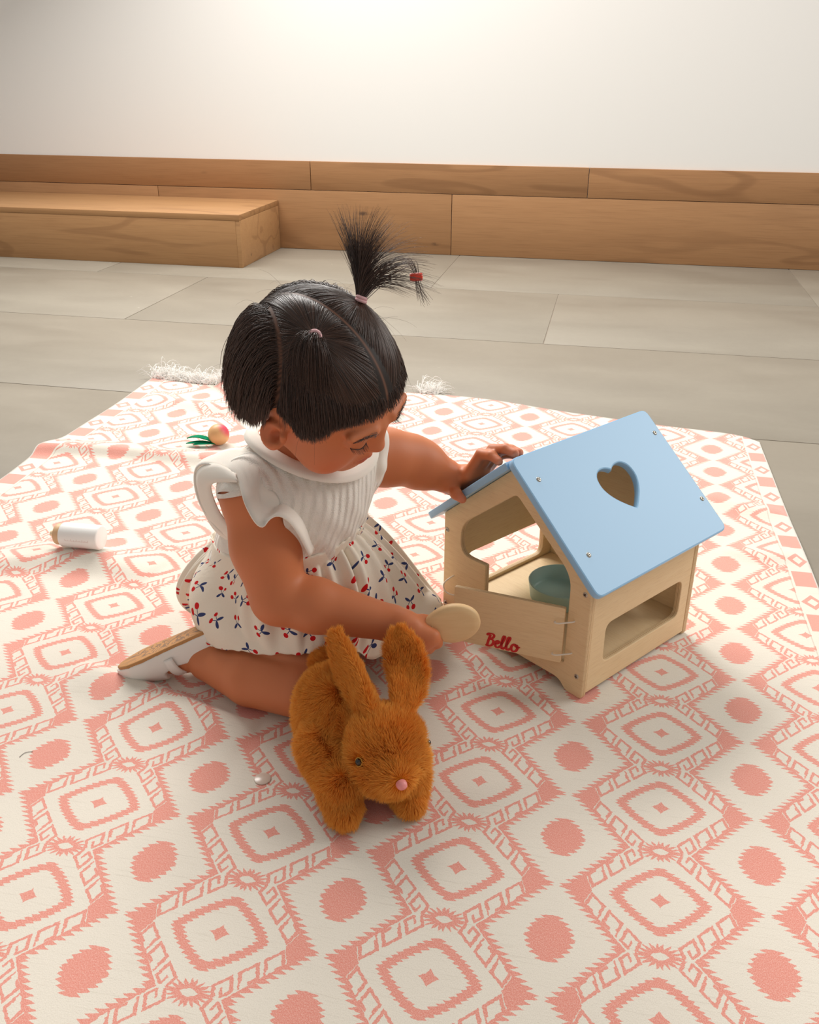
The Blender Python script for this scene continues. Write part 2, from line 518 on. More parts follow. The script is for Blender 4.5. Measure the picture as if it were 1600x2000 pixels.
def seg_dist(X, Y, pl):
    """signed distance to a polyline (positive towards +Y side) and a fade at its ends"""
    pl = catmull(pl, 24); best = np.full(X.shape, 9.0); sg = np.zeros(X.shape); fade = np.zeros(X.shape)
    for i in range(len(pl) - 1):
        a, b = pl[i], pl[i + 1]; d = b - a; L = d.dot(d)
        t = np.clip(((X - a[0]) * d[0] + (Y - a[1]) * d[1]) / L, 0, 1)
        qx, qy = X - a[0] - t * d[0], Y - a[1] - t * d[1]; r = np.hypot(qx, qy)
        m = r < best; best = np.where(m, r, best)
        sg = np.where(m, np.sign(d[0] * qy - d[1] * qx), sg)
        fade = np.where(m, (i + t) / (len(pl) - 1), fade)
    return best * sg, np.sin(np.pi * np.clip(fade, 0, 1)) ** 0.5
RIDGES = [  # polyline, height, width on the far side, width on the near side
    ([(-0.86, 1.86), (-0.79, 1.842), (-0.62, 1.83), (-0.42, 1.775), (-0.3, 1.74)], 0.020, 0.05, 0.022),
    ([(-1.0, 1.32), (-0.72, 1.335), (-0.60, 1.35), (-0.50, 1.335), (-0.42, 1.30)], 0.017, 0.055, 0.03),
    ([(-0.46, 1.055), (-0.392, 1.022), (-0.32, 0.985), (-0.25, 0.945), (-0.19, 0.925)], 0.014, 0.012, 0.05),
    ([(-0.48, 2.30), (-0.43, 2.22), (-0.35, 2.16)], 0.035, 0.03, 0.03),
    ([(-0.66, 2.2), (-0.5, 2.12), (-0.36, 2.08)], 0.014, 0.04, 0.03),
    ([(0.06, 1.055), (0.10, 1.075), (0.14, 1.075)], 0.006, 0.01, 0.02),
    ([(-0.9, 1.02), (-0.75, 1.06), (-0.6, 1.07)], 0.008, 0.05, 0.03),
    ([(0.58, 1.62), (0.63, 1.56), (0.70, 1.55)], 0.008, 0.03, 0.03),
    ([(0.54, 1.40), (0.6, 1.37), (0.66, 1.38)], 0.006, 0.03, 0.02),
]
_k = [(rng.uniform(3, 9), rng.uniform(-math.pi, math.pi), rng.uniform(0, 6.3), rng.uniform(0.0006, 0.0014)) for _ in range(10)]
def rug_z(X, Y):
    X, Y = np.asarray(X, float), np.asarray(Y, float)
    z = np.zeros(X.shape)
    for kk, an, ph, am in _k: z += am * np.sin(kk * 2.2 * (X * math.cos(an) + Y * math.sin(an)) + ph)
    calm = np.clip((np.hypot((X - 0.24) / 0.42, (Y - 1.05) / 0.30)) - 0.6, 0, 1) * np.clip((np.hypot((X + 0.08) / 0.34, (Y - 0.95) / 0.26)) - 0.5, 0, 1)
    z = z * np.clip(calm * 2, 0, 1)
    for pl, h, wf, wn in RIDGES:
        d, fd = seg_dist(X, Y, np.array(pl)); z += h * fd * np.exp(-np.where(d > 0, d / wf, d / wn) ** 2)
    return 0.5 * (z + np.sqrt(z * z + 0.0012 ** 2)) - 0.0005

NU, NV = 250, 330
uu, vv = np.meshgrid(np.linspace(0, 1, NU), np.linspace(0, 1, NV) ** 0.8, indexing='ij')
# Coons patch of the four edges
Lc, Rc, Bc, Fc_ = along(LEFT, vv[0]), along(RIGHT, vv[0]), along(BACK, uu[:, 0]), along(FRONT, uu[:, 0])
Pxy = (1 - uu)[..., None] * Lc[None] + uu[..., None] * Rc[None] + (1 - vv)[..., None] * Fc_[:, None] + vv[..., None] * Bc[:, None] \
    - ((1 - uu) * (1 - vv))[..., None] * LEFT[0] - (uu * (1 - vv))[..., None] * RIGHT[0] - ((1 - uu) * vv)[..., None] * LEFT[-1] - (uu * vv)[..., None] * RIGHT[-1]
Zr = rug_z(Pxy[..., 0], Pxy[..., 1])
uvl = (Pxy - STAR) @ MI.T
uvl[..., 1] -= np.interp(uvl[..., 0], [-8, -5, -4, -3, -2, -1, 0, 2], [.3, .24, .2, .184, .13, .045, 0, 0]) * np.clip((1.5 - Pxy[..., 1]) / 0.3, 0, 1)
wid = np.linalg.norm(Rc - Lc, axis=1)[None] * np.ones_like(uu)
E_R, E_L = (1 - uu) * wid, uu * wid                    # distance from the side edges
RV = np.concatenate([Pxy, Zr[..., None]], -1).reshape(-1, 3)

M_RUG = Mat('woven_rug', rough=0.92, spec=0.15)
def rug_material(m):
    uvn = m.n('ShaderNodeUVMap', uv_map='UVMap'); uvs = uvn.outputs[0]
    x, y, _ = m.xyz(uvs)
    edge = m.attr('Edge'); er, el, _ = m.xyz(edge.outputs['Vector'])
    fine = m.noise(m.scale(uvs, (1.0, 0.65, 1)), 55, 2, 0.6) - 0.5
    x0, y0 = x, y
    x = x + fine * 0.02; y = y + (m.noise(m.scale(uvs, (1, 0.65, 1)), 43, 2, 0.6) - 0.5) * 0.02
    A, B = x.pp(0.5), y.pp(0.5)
    A2, B2 = 0.5 - A, 0.5 - B
    tri = lambda s, n, ph=0.0: (s * float(n) + ph).pp(0.5) * 2.0
    d1 = A / 0.47 + B / 0.85
    toothed = d1.lt(tri(B, 21, 0.2) * 0.105 + 0.95)
    band = toothed * ((d1.gt(0.915)).max((A - B * 0.28).gt(0.325)))
    # hooks in the channel
    t = (d1 - 0.63 - A * 0.27) / 0.215
    q = (A - B * 0.25 + 0.033) / 0.122
    s = q.fract()
    bx = ((s - 0.5).abs() / 0.42).max((t - 0.5).abs() / 0.5)
    gap = t.gt(0.70) * s.gt(0.16) * s.lt(0.46)
    curl = (s - 0.46).abs().lt(0.055) * t.gt(0.42) * t.lt(0.95)
    hook = (bx.lt(1.0) * bx.gt(0.64) * (1.0 - gap)).max(curl * q.lt(1.0)) * q.gt(0.0) * q.lt(3.0)
    d2 = ((A / 0.25).pow(1.22) + (B / 0.345).pow(1.22))
    inner = d2.lt(tri(B, 30) * 0.10 + 0.90) * d2.gt(tri(B, 30, 0.5) * 0.10 + 0.63)
    star = ((A / 0.052).pow(0.75) + (B / 0.075).pow(0.75)).lt(1.0)
    er_ = ((A / 0.115).sq() + (B2 / 0.105).sq()).sqrt()
    ang = B2.atan2(A * 1.0)
    eye = er_.lt(tri(ang, 2.9, 0.25) * 0.5 + 0.55) * ((A / 0.042).pow(1.3) + (B2 / 0.034).pow(1.3)).gt(1.0)
    bl = ((A2 / 0.118).pow(1.7) + (B2 / 0.225).pow(1.7))
    blob = bl.lt(tri(B2, 22, 0.3) * 0.34 + 0.70)
    mask = band.max(hook).max(inner).max(star).max(eye).max(blob)
    # folded side hems: alternating blocks and small lozenges beyond a stitch line
    hem = er.min(el)
    inhem = hem.lt(0.045)
    hb = (y0 * 1.0).fract()
    blk = hb.gt(0.1) * hb.lt(0.46 )
    hz = ((hb - 0.74).abs() / 0.17 + (hem - 0.022).abs() / 0.02)
    loz = hz.lt(1.0) * hz.gt(0.5)
    hemmask = blk.max(loz) * (hem - 0.022).abs().lt(0.0195)
    mask = mask * (1.0 - inhem) + hemmask * inhem
    stitch = (hem - 0.0465).abs().lt(0.0009)
    # weave: thread scale relief and flecks
    th = m.scale(uvs, (0.205, 0.1325, 1))
    w1 = m.noise(m.scale(th, (260, 900, 1)), 1.0, 2, 0.6)
    w2 = m.noise(m.scale(th, (1500, 700, 1)), 1.0, 2, 0.5)
    slub = m.noise(m.scale(th, (18, 420, 1)), 1.0, 2, 0.6).smooth(0.56, 0.8)
    cream = m.mix((w2.smooth(0.4, 0.8) * 0.45 + slub * 0.35).clamp(), srgb(233, 225, 211), srgb(198, 188, 171))
    coral = m.mix(w2.smooth(0.38, 0.72) * 0.75, srgb(226, 142, 126), srgb(243, 194, 179))
    c = m.mix(mask, cream, coral)
    c = m.mix(stitch * 0.35, c, srgb(170, 140, 120))
    m.color(c)
    m.bump(w2 * 0.7 + w1 * 0.5 + mask * 0.25, 0.35, 0.0008)
rug_material(M_RUG)
M_RUG.p.inputs['Sheen Weight'].default_value = 0.60
M_RUG.p.inputs['Sheen Roughness'].default_value = 0.45
ed = np.stack([E_R.ravel(), E_L.ravel(), np.zeros(E_R.size)], 1)
rug = mesh_obj('woven_rug', RV, grid_faces(NU, NV), M_RUG, None, uv=uvl.reshape(-1, 2), col={'Edge': ed})
tag(rug, 'large cream woven rug with coral diamond pattern, rumpled on the stone floor', 'rug')
md = rug.modifiers.new('thickness', 'SOLIDIFY'); md.thickness = 0.0032; md.offset = -1

M_FRINGE = Mat('white_cotton', rough=0.9, spec=0.1).color(srgb(252, 250, 246))
fr = []
for (t0, t1, nt) in ((0.0, 0.245, 46), (0.47, 0.50, 6)):
    nt = int(nt * 1.5)
    for k in range(nt):
        b = along(BACK, np.array([t0 + (t1 - t0) * (k + rng.uniform(0, .8)) / nt]))[0]
        z0 = float(rug_z(b[0], b[1])) - 0.001
        lean = rng.normal(0, 0.35); L = rng.uniform(0.035, 0.065); up_ = rng.uniform(0.0, 0.6)
        for s_ in range(16):
            a = lean + rng.normal(0, 0.45); l = L * rng.uniform(0.6, 1.1); h = abs(rng.normal(0, 0.30)) + up_ * 0.45
            tt = np.linspace(0, 1, 7)
            P = np.zeros((7, 3))
            cur = rng.normal(0, 0.45)
            P[:, 0] = b[0] + 0.25 * l * tt * 0 + l * (np.sin(a + cur * tt) * tt)
            P[:, 1] = b[1] + l * np.cos(a + cur * tt) * tt
            P[:, 2] = z0 + h * l * np.sin(tt * 2.4) * 0.8 + rng.uniform(0, 0.002)
            P[:, 2] = np.maximum(P[:, 2], TOP + 0.0015)
            P += np.r_[np.zeros((1, 3)), np.cumsum(rng.normal(0, 0.0012, (6, 3)), 0)]
            P[:, 2] = np.maximum(P[:, 2], TOP + 0.0012)
            fr.append(P)
fringe = strands('fringe', np.array(fr), np.linspace(0.0007, 0.00035, 7), M_FRINGE, rug)
tag(fringe, 'white knotted cotton fringe', kind='stuff')

# ---------------------------------------------------------------- toy house
HW, HD, HZA, HZE, HUE, HOF, HOB = 0.2646, 0.241, 0.3047, 0.1716, 0.1551, 0.0166, 0.0281
HYAW = math.radians(-48.4); PLY = 0.0085
HU = np.array([math.cos(HYAW), math.sin(HYAW), 0]); HV = np.array([-math.sin(HYAW), math.cos(HYAW), 0])
HO = np.array([0.2259, 0.9807, 0.0]) - HU * HW / 2
def hloc(u, v, z): return HO + HU * u + HV * v + np.array([0, 0, z])
def hslope(t, v, h):
    """point over the left roof board: t down the slope (0 ridge, 1 eave), v depth, h above its face"""
    n = nrm([-(HZA - HZE), 0, HUE]); return hloc(-HUE * t + n[0] * h, v, HZA - (HZA - HZE) * t + n[2] * h)

def ply_mat(name, base, base2):
    m = Mat(name, rough=0.5, spec=0.35)
    co = m.coord('Object'); rnd = S(m.nt, m.n('ShaderNodeObjectInfo').outputs['Random'])
    x, y, z = m.xyz(co); v = m.vec(x + rnd * 9.0, y + rnd * 5.0, z * 0.0)
    g = m.noise(m.scale(v, (8, 60, 1)), 2.0, 3, 0.6, 0.4); g2 = m.noise(m.scale(v, (40, 700, 1)), 1.0, 2)
    c = m.mix((g * 1.1 - 0.05).clamp(), base, base2)
    c = m.mix(g2.smooth(0.45, 0.75) * 0.22, c, srgb(196, 150, 98))
    vo = m.n('ShaderNodeTexVoronoi'); m.link(v, vo.inputs['Vector']); vo.inputs['Scale'].default_value = 7
    c = m.mix(S(m.nt, vo.outputs['Distance']).smooth(0.035, 0.012) * 0.6, c, srgb(150, 95, 55))
    # the veneers show on the cut edges
    lay = (z.abs() * (1 / 0.0017) + 0.5).fract()
    edge = z.abs().lt(PLY / 2 - 0.0006)
    nz = S(m.nt, m.xyz(m.n('ShaderNodeTexCoord').outputs['Normal'])[2].k).abs().lt(0.5)
    c = m.mix(lay.gt(0.5) * edge * nz * 0.55, c, srgb(158, 112, 66))
    m.color(c); m.bump(g2, 0.06, 0.0004)
    return m
M_PLY = ply_mat('birch_ply', srgb(234, 202, 155), srgb(243, 216, 173))
M_BLUE = Mat('blue_paint', rough=0.33, spec=0.45)
_n = M_BLUE.noise(M_BLUE.coord('Object'), 400, 2)
M_BLUE.color(srgb(158, 203, 238)); M_BLUE.bump(_n, 0.03, 0.0003)
M_STEEL = Mat('screw_steel', rough=0.3).color(srgb(190, 184, 172)); M_STEEL.p.inputs['Metallic'].default_value = 0.9
M_RECESS = Mat('dark_recess', rough=0.8).color(srgb(38, 32, 28))
M_STRING = Mat('elastic_cord', rough=0.6).color(srgb(240, 230, 214))
M_RED = Mat('red_print', rough=0.55).color(srgb(206, 32, 30))

house = empty('toy_house', HO, HYAW)
tag(house, 'wooden toy house with a pale blue roof and heart cut-out, on the rug', 'toy house')
def frame_M(ox, oy, oz, X, Y):
    X, Y = Vector(X).normalized(), Vector(Y).normalized(); Z = X.cross(Y)
    return Matrix(((X.x, Y.x, Z.x, ox), (X.y, Y.y, Z.y, oy), (X.z, Y.z, Z.z, oz), (0, 0, 0, 1)))
hw = HW / 2
RT_T = 0.010                                             # roof board thickness
sl = math.hypot(HUE, HZA - HZE); cs, sn = HUE / sl, (HZA - HZE) / sl
zw = lambda u: HZA - RT_T / cs - abs(u) * sn / cs - 0.0006  # underside of the roof
ZA = 0.0145
gable = round_poly([(-hw, 0), (-0.105, 0), (-0.092, 0.0135), (0.092, 0.0135), (0.105, 0), (hw, 0), (hw, zw(hw)), (0, zw(0)), (-hw, zw(hw))],
                   [0.006, 0.006, 0.012, 0.012, 0.006, 0.006, 0.001, 0.001, 0.001])
opening = round_poly([(-0.0985, 0.1235), (-0.049, 0.1255), (-0.049, 0.042), (0.0985, 0.042), (0.0985, 0.08), (0.0985, 0.12),
                      (0.0985, 0.172), (0.0, 0.2515), (-0.0985, 0.172)], [0.02, 0.003, 0.003, 0.003, 0.003, 0.02, 0.02, 0.008, 0.02])
front = plate('front_panel', gable, [opening], PLY, M_PLY, house, frame_M(0, PLY / 2, 0, (1, 0, 0), (0, 0, 1)))
circle = lambda cx, cy, r, n=20: [(cx + r * math.cos(2 * math.pi * k / n), cy + r * math.sin(2 * math.pi * k / n)) for k in range(n)]
back_hole = round_poly([(-0.075, 0.098), (0.075, 0.098), (0.06, 0.13), (-0.06, 0.13)], 0.014)
back = plate('back_panel', gable, [circle(0.0, 0.105, 0.024)], PLY, M_PLY, house, frame_M(0, HD - PLY / 2, 0, (1, 0, 0), (0, 0, 1)))
SD = HD - 2 * PLY - 0.0006
zt = zw(hw) - 0.001
side = round_poly([(-SD / 2, 0.006), (SD / 2, 0.006), (SD / 2, zt), (-SD / 2, zt)], 0.0008, 2)
win = round_poly([(0.0395 - HD / 2, 0.0405), (0.2115 - HD / 2, 0.0405), (0.2115 - HD / 2, 0.1005), (0.0395 - HD / 2, 0.1005)], 0.013)
for sgn in (1, -1):
    plate('side_panel', side, [win], PLY, M_PLY, house, frame_M(sgn * (hw - PLY / 2 - 0.0008), HD / 2, 0, (0, 1, 0), (0, 0, 1)))
base = plate('base_panel', round_poly([(-hw + PLY + 0.0012, -SD / 2), (hw - PLY - 0.0012, -SD / 2), (hw - PLY - 0.0012, SD / 2), (-hw + PLY + 0.0012, SD / 2)], 0.0008, 2),
             [], PLY, M_PLY, house, frame_M(0, HD / 2, 0.031, (1, 0, 0), (0, 1, 0)))
# roof boards: local X down the slope, local Y along the ridge
_h = [(0.0640, 0.0), (0.0605, 0.0045), (0.0577, 0.0125), (0.0585, 0.0235), (0.0665, 0.0325), (0.0800, 0.0345), (0.0925, 0.0300), (0.1040, 0.0215), (0.1150, 0.0100)]
_h = [tuple(p) for p in catmull([(a, b + 0.134) for a, b in _h], 26)]
hs = _h + [(0.1212, 0.1362), (0.1225, 0.1340), (0.1212, 0.1318)] + [(a, 0.268 - b) for a, b in _h[::-1]][:-1]
rd = HD + HOF + HOB
roofR = round_poly([(-0.0005, -HOF), (sl, -HOF), (sl, HD + HOB), (-0.0005, HD + HOB)], [0.012, 0.012, 0.012, 0.012])
roofL = round_poly([(0.0108, -HOF), (sl, -HOF), (sl, HD + HOB), (0.0108, HD + HOB)], [0.001, 0.012, 0.012, 0.001])
MR = frame_M(-sn * RT_T / 2, 0, HZA - cs * RT_T / 2, (cs, 0, -sn), (0, 1, 0))
rr_ = plate('roof_panel', roofR, [hs], RT_T, M_BLUE, house, MR, bev=0.0022)
ML = frame_M(sn * RT_T / 2, 0, HZA - cs * RT_T / 2, (-cs, 0, -sn), (0, -1, 0))
roofLm = [(x, -y) for x, y in roofL][::-1]
rl_ = plate('roof_panel', roofLm, [], RT_T, M_BLUE, house, ML, bev=0.0015)

def screw_parts(r=0.0036):
    head = lathe([(0.0001, 0.0011), (r * 0.6, 0.0011), (r * 0.9, 0.0007), (r, 0.0001)], 18)
    return head
sv, sf = screw_parts()
screw_me = None
cross_me = None
def screw(parent, x, y, z, rot):
    """countersunk cross-head screw on a board's face (board-local position)"""
    global screw_me, cross_me
    if screw_me is None:
        ring = lathe([(0.0036, 0.0002), (0.0052, 0.0004), (0.0052, 0.0)], 18)
        o = mesh_obj('screw', sv, sf, M_STEEL, parent, world=False); screw_me = o.data
        cv, cf = join(box(0, 0, 0.00105, 0.0042, 0.0009, 0.0004), box(0, 0, 0.00105, 0.0009, 0.0042, 0.0004))
        me = bpy.data.meshes.new('screw_slot'); me.from_pydata(np.concatenate([sv, cv]).tolist(), [], [list(q) for q in sf] + [[i + len(sv) for i in q] for q in cf])
        me.materials.append(M_STEEL.m); me.materials.append(M_RECESS.m)
        for p in me.polygons: p.material_index = 1 if p.index >= len(sf) else 0; p.use_smooth = p.index < len(sf)
        screw_me = me; o.data = me
    else:
        o = bpy.data.objects.new('screw', screw_me); link(o); o.parent = parent
    o.matrix_local = Matrix.Translation((x, y, z)) @ Matrix.Rotation(rot, 4, 'X') @ Matrix.Rotation(random.uniform(0, 1.5), 4, 'Z')
for u, z in ((-0.1262, 0.152), (-0.1262, 0.031), (0.1225, 0.156), (0.1212, 0.0315)):
    screw(front, u, z, PLY / 2, 0)
for s_, v_ in ((0.0381, 0.0075), (0.0381, 0.2555), (0.1514, 0.0095), (0.1517, 0.2591)):
    screw(rr_, s_, v_, RT_T / 2, 0)
    # soft dished seat around the head
for s_, v_ in ((0.0381, -0.0075), (0.0381, -0.2555), (0.1514, -0.0095), (0.1517, -0.2591)):
    screw(rl_, s_, v_, RT_T / 2, 0)

# door flap, hinged by cord on the right and swung out a little
DA = math.atan2(0.067, 0.133); DWID = 0.150
door = plate('door_flap', round_poly([(-DWID, -0.042), (0, -0.042), (0, 0.042), (-DWID, 0.042)], [0.006, 0.005, 0.003, 0.004]), [], 0.006, M_PLY, house,
             frame_M(0.0985, -0.0045, 0.0862, (math.cos(DA), math.sin(DA), 0), (0, 0, 1)))
tag(door, 'low plywood door flap with a red name printed on it')
def cord(pts, name='cord_loop', r=0.0011):
    v_, f_ = tube(catmull(np.array(pts), 20), r, 7)
    return mesh_obj(name, v_, f_, M_STRING, house, world=False)
for z_ in (0.109, 0.0605):
    cord([(0.0895, -0.0035, z_ - 0.003), (0.0895, -0.0150, z_ - 0.0025), (0.097, -0.0150, z_ - 0.001), (0.105, -0.0075, z_ + 0.001), (0.110, -0.002, z_ + 0.002), (0.110, 0.004, z_ + 0.002)])
cord([(-0.1105, 0.004, 0.083), (-0.1108, -0.006, 0.0825), (-0.1165, -0.014, 0.073), (-0.112, -0.015, 0.062), (-0.1015, -0.008, 0.0575), (-0.098, 0.003, 0.058)])

# the painted name, brush script, on the door's outer face (outer face is local +Z of the plate frame)
GLY = [  # strokes in letter units, x 0..1 along the word, y 0 baseline .. 1 cap height
    [(0.045, 0.0, ), (0.06, 0.35), (0.085, 0.7), (0.10, 0.93)],
    [(0.0, 0.80), (0.03, 0.95), (0.11, 1.0), (0.19, 0.95), (0.20, 0.78), (0.14, 0.60), (0.085, 0.54)],
    [(0.085, 0.54), (0.17, 0.54), (0.215, 0.40), (0.19, 0.16), (0.11, 0.02), (0.04, 0.02), (0.01, 0.10)],
    [(0.27, 0.28), (0.34, 0.34), (0.375, 0.46), (0.34, 0.55), (0.285, 0.44), (0.275, 0.22), (0.32, 0.04), (0.38, 0.06), (0.43, 0.22)],
    [(0.43, 0.22), (0.49, 0.60), (0.525, 0.92), (0.495, 1.0), (0.465, 0.80), (0.455, 0.35), (0.475, 0.06), (0.52, 0.03), (0.57, 0.18)],
    [(0.57, 0.18), (0.635, 0.60), (0.675, 0.92), (0.645, 1.0), (0.61, 0.80), (0.60, 0.35), (0.62, 0.06), (0.67, 0.03), (0.73, 0.20)],
    [(0.90, 0.52), (0.82, 0.55), (0.755, 0.38), (0.76, 0.12), (0.82, 0.0), (0.90, 0.10), (0.925, 0.34), (0.89, 0.52), (0.86, 0.44), (0.92, 0.36), (1.0, 0.42)],
]
def ribbon(pts, wid, z, X0, Y0, W, H):
    P = catmull(np.array(pts, float), 10 * len(pts)) * np.array([W, H]) + np.array([X0, Y0])
    P[:, 0] += (P[:, 1] - Y0) * 0.10
    T = np.gradient(P, axis=0); T /= np.linalg.norm(T, axis=1)[:, None] + 1e-12; Nn = np.stack([-T[:, 1], T[:, 0]], 1)
    k = np.linspace(0, 1, len(P)); w = wid * (0.62 + 0.5 * np.abs(T[:, 1])) * np.clip(np.minimum(k, 1 - k) * 9 + 0.45, 0, 1)
    A, B = P + Nn * w[:, None], P - Nn * w[:, None]
    V = np.concatenate([np.c_[A, np.full(len(A), z)], np.c_[B, np.full(len(B), z)]]); n = len(A)
    return V, [(i, i + n, i + n + 1, i + 1) for i in range(n - 1)]
LW, LH = 0.047, 0.0205
parts_ = [ribbon(g, 0.0017, 0.0032 + 0.00003 * i, -0.1035, -0.0395, LW, LH) for i, g in enumerate(GLY)]
lv, lf = join(*parts_)
o = mesh_obj('lettering', lv, lf, M_RED, door, world=False, smooth=False); tag(o, 'red brush-script lettering')

# bowl standing in the house
M_BOWL = Mat('sea_green_plastic', rough=0.35, spec=0.5).color(srgb(186, 220, 212))
M_BOWL.p.inputs['Subsurface Weight'].default_value = 0.25; M_BOWL.p.inputs['Subsurface Radius'].default_value = (0.004, 0.006, 0.006)
pr = [(0.0001, 0.0), (0.044, 0.0), (0.0465, 0.002), (0.0500, 0.026), (0.0503, 0.0275), (0.0490, 0.0282), (0.0476, 0.0272), (0.0440, 0.0085), (0.041, 0.0055), (0.0001, 0.005)]
bv, bf = lathe(pr, 48)
bowl = mesh_obj('bowl', bv, bf, M_BOWL, None, angle=50)
bl = hloc(-0.018, 0.135, 0.031 + PLY / 2 + 0.0002); bowl.location = bl
tag(bowl, 'round sea-green plastic bowl standing inside the toy house', 'bowl')

# ---------------------------------------------------------------- the child
BF = nrm([0.88, -0.47, 0]); BR = nrm([-0.47, -0.88, 0]); BZ = np.array([0, 0, 1.0])   # body: forward, its right, up
cw = lambda x, y, z: x * RT - y * UP + z * FWD
HF = nrm(cw(.72, .69, -.07)); HR = cw(-.59, .56, -.58); HR = nrm(HR - HF * HR.dot(HF)); HUp = np.cross(HR, HF)
HC = at(625, 722, 1.0)
hd = lambda f, u, r: HC + HF * f + HUp * u + HR * r
HAX = np.stack([HF, HUp, HR])

PEL, ABD, CHE, NEB = at(500, 1165, 1.262), at(562, 1050, 1.205), at(592, 958, 1.16), at(612, 862, 1.125)
SHR, ELR, WRR = at(492, 962, 1.095), at(545, 1166, 1.118), at(768, 1218, 1.118)
SHL, ELL, WRL = at(700, 888, 1.19), at(800, 898, 1.235), at(868, 928, 1.258)
HIPR, KNR = PEL + BR * 0.044 + BF * 0.022 - BZ * 0.012, on_z(650, 1322, 0.046)
ANR = np.array([-0.268, 1.024, 0.031])
CALF = on_z(592, 1346, 0.040)
HIPL, KNL = PEL - BR * 0.055 - BZ * 0.012, np.array([0.0, 1.118, 0.043])
ANL = np.array([-0.175, 1.215, 0.03])
SH_HEEL, SH_TOE = at(430, 1215, 1.226), np.array([-0.392, 1.034, 0.014])
ft = nrm(SH_TOE - SH_HEEL); fn = np.array([-0.4, 0.2, 0.89]); fn = nrm(fn - ft * fn.dot(ft)); fd = -fn; fside = np.cross(ft, fd)
FL = np.linalg.norm(SH_TOE - SH_HEEL)
sh = lambda t, w, d: SH_HEEL + ft * t * FL + fside * w + fd * d     # along the sole, across, towards the instep

def torso(F):
    F.ell(PEL, (0.076, 0.078, 0.072), (BF, BR, BZ), 0.02)
    F.cone(PEL, ABD, 0.074, 0.076, 0.03)
    F.cone(ABD, CHE, 0.076, 0.072, 0.03)
    F.ell(CHE, (0.070, 0.086, 0.075), (BF, BR, BZ), 0.03)
    F.cone(CHE + BZ * 0.012, NEB - BZ * 0.03, 0.062, 0.042, 0.03)
    F.cone(NEB - BZ * 0.035, SHR, 0.036, 0.036, 0.03)
    F.cone(NEB - BZ * 0.035, SHL, 0.036, 0.036, 0.03)

B = Field((-0.43, 0.84, -0.014), (0.18, 1.30, 0.58), 0.002)
torso(B)
# legs
B.cone(HIPR, KNR, 0.046, 0.041, 0.02)
B.cone(KNR, CALF, 0.040, 0.036, 0.012)
B.chain([CALF, CALF * .5 + ANR * .5 + BR * 0.006, ANR], [0.0375, 0.0385, 0.0275], 0.0035)
B.chain([ANR, sh(0.10, 0.0, 0.030), sh(0.45, 0, 0.026), sh(0.82, 0, 0.014)], [0.0255, 0.021, 0.0185, 0.013], 0.006)
B.cone(HIPL, KNL, 0.052, 0.041, 0.02)
B.chain([KNL + BZ * -0.003, KNL * .5 + ANL * .5, ANL], [0.038, 0.036, 0.026], 0.008)
B.chain([ANL, ANL + np.array([-0.07, 0.02, -0.008])], [0.024, 0.018], 0.01)
B_CORE = B.v.copy()                                     # torso and legs only, for fitting clothes
# neck and head
B.cone(NEB - BZ * 0.02, hd(-0.02, -0.05, 0), 0.036, 0.040, 0.02)
B.ell(hd(0, 0, 0), (0.090, 0.082, 0.078), HAX, 0.01)
B.ell(hd(0.045, -0.033, 0), (0.049, 0.052, 0.062), HAX, 0.015)
B.ell(hd(0.046, 0.018, 0), (0.032, 0.034, 0.056), HAX, 0.010)          # forehead
for sg in (1, -1):
    B.ell(hd(0.058, -0.050, 0.038 * sg), (0.029, 0.029, 0.027), HAX, 0.016)  # cheeks
    B.cone(hd(0.01, -0.050, 0.052 * sg), hd(0.073, -0.074, 0.012 * sg), 0.018, 0.016, 0.016)
B.ell(hd(0.071, -0.077, 0), (0.016, 0.014, 0.018), HAX, 0.014)         # chin
B.ell(hd(0.081, -0.056, 0), (0.014, 0.019, 0.021), HAX, 0.012)         # muzzle
for sg in (1, -1):                                                    # eye sockets, then lids over the eyeballs
    B.ell(hd(0.100, -0.005, 0.031 * sg), (0.012, 0.010, 0.016), HAX, 0.012, sub=True)
    B.ell(hd(0.082, -0.006, 0.0305 * sg), (0.0125, 0.0105, 0.0135), HAX, 0.003)
    B.cone(hd(0.092, 0.008, 0.016 * sg), hd(0.083, 0.009, 0.046 * sg), 0.006, 0.005, 0.01)   # brow ridge
B.cone(hd(0.090, 0.002, 0), hd(0.096, -0.024, 0), 0.007, 0.0085, 0.010) # nose bridge
B.ell(hd(0.0985, -0.027, 0), (0.0085, 0.0075, 0.0085), HAX, 0.006)
for sg in (1, -1):
    B.ell(hd(0.0920, -0.030, 0.0095 * sg), (0.0075, 0.006, 0.0055), HAX, 0.005)
    B.ell(hd(0.096, -0.0365, 0.0045 * sg), (0.003, 0.004, 0.0024), HAX, 0.003, sub=True)
B.cone(hd(0.0955, -0.0505, 0.0), hd(0.088, -0.0535, 0.017), 0.0042, 0.0025, 0.004)
B.cone(hd(0.0955, -0.0505, 0.0), hd(0.088, -0.0535, -0.017), 0.0042, 0.0025, 0.004)
B.cone(hd(0.0925, -0.0600, 0.006), hd(0.0925, -0.0600, -0.006), 0.0048, 0.0048, 0.004)
for sg in (1, -1):
    B.cone(hd(0.0975, -0.0555, 0.002 * sg), hd(0.0885, -0.0555, 0.019 * sg), 0.0013, 0.0010, 0.002, sub=True)
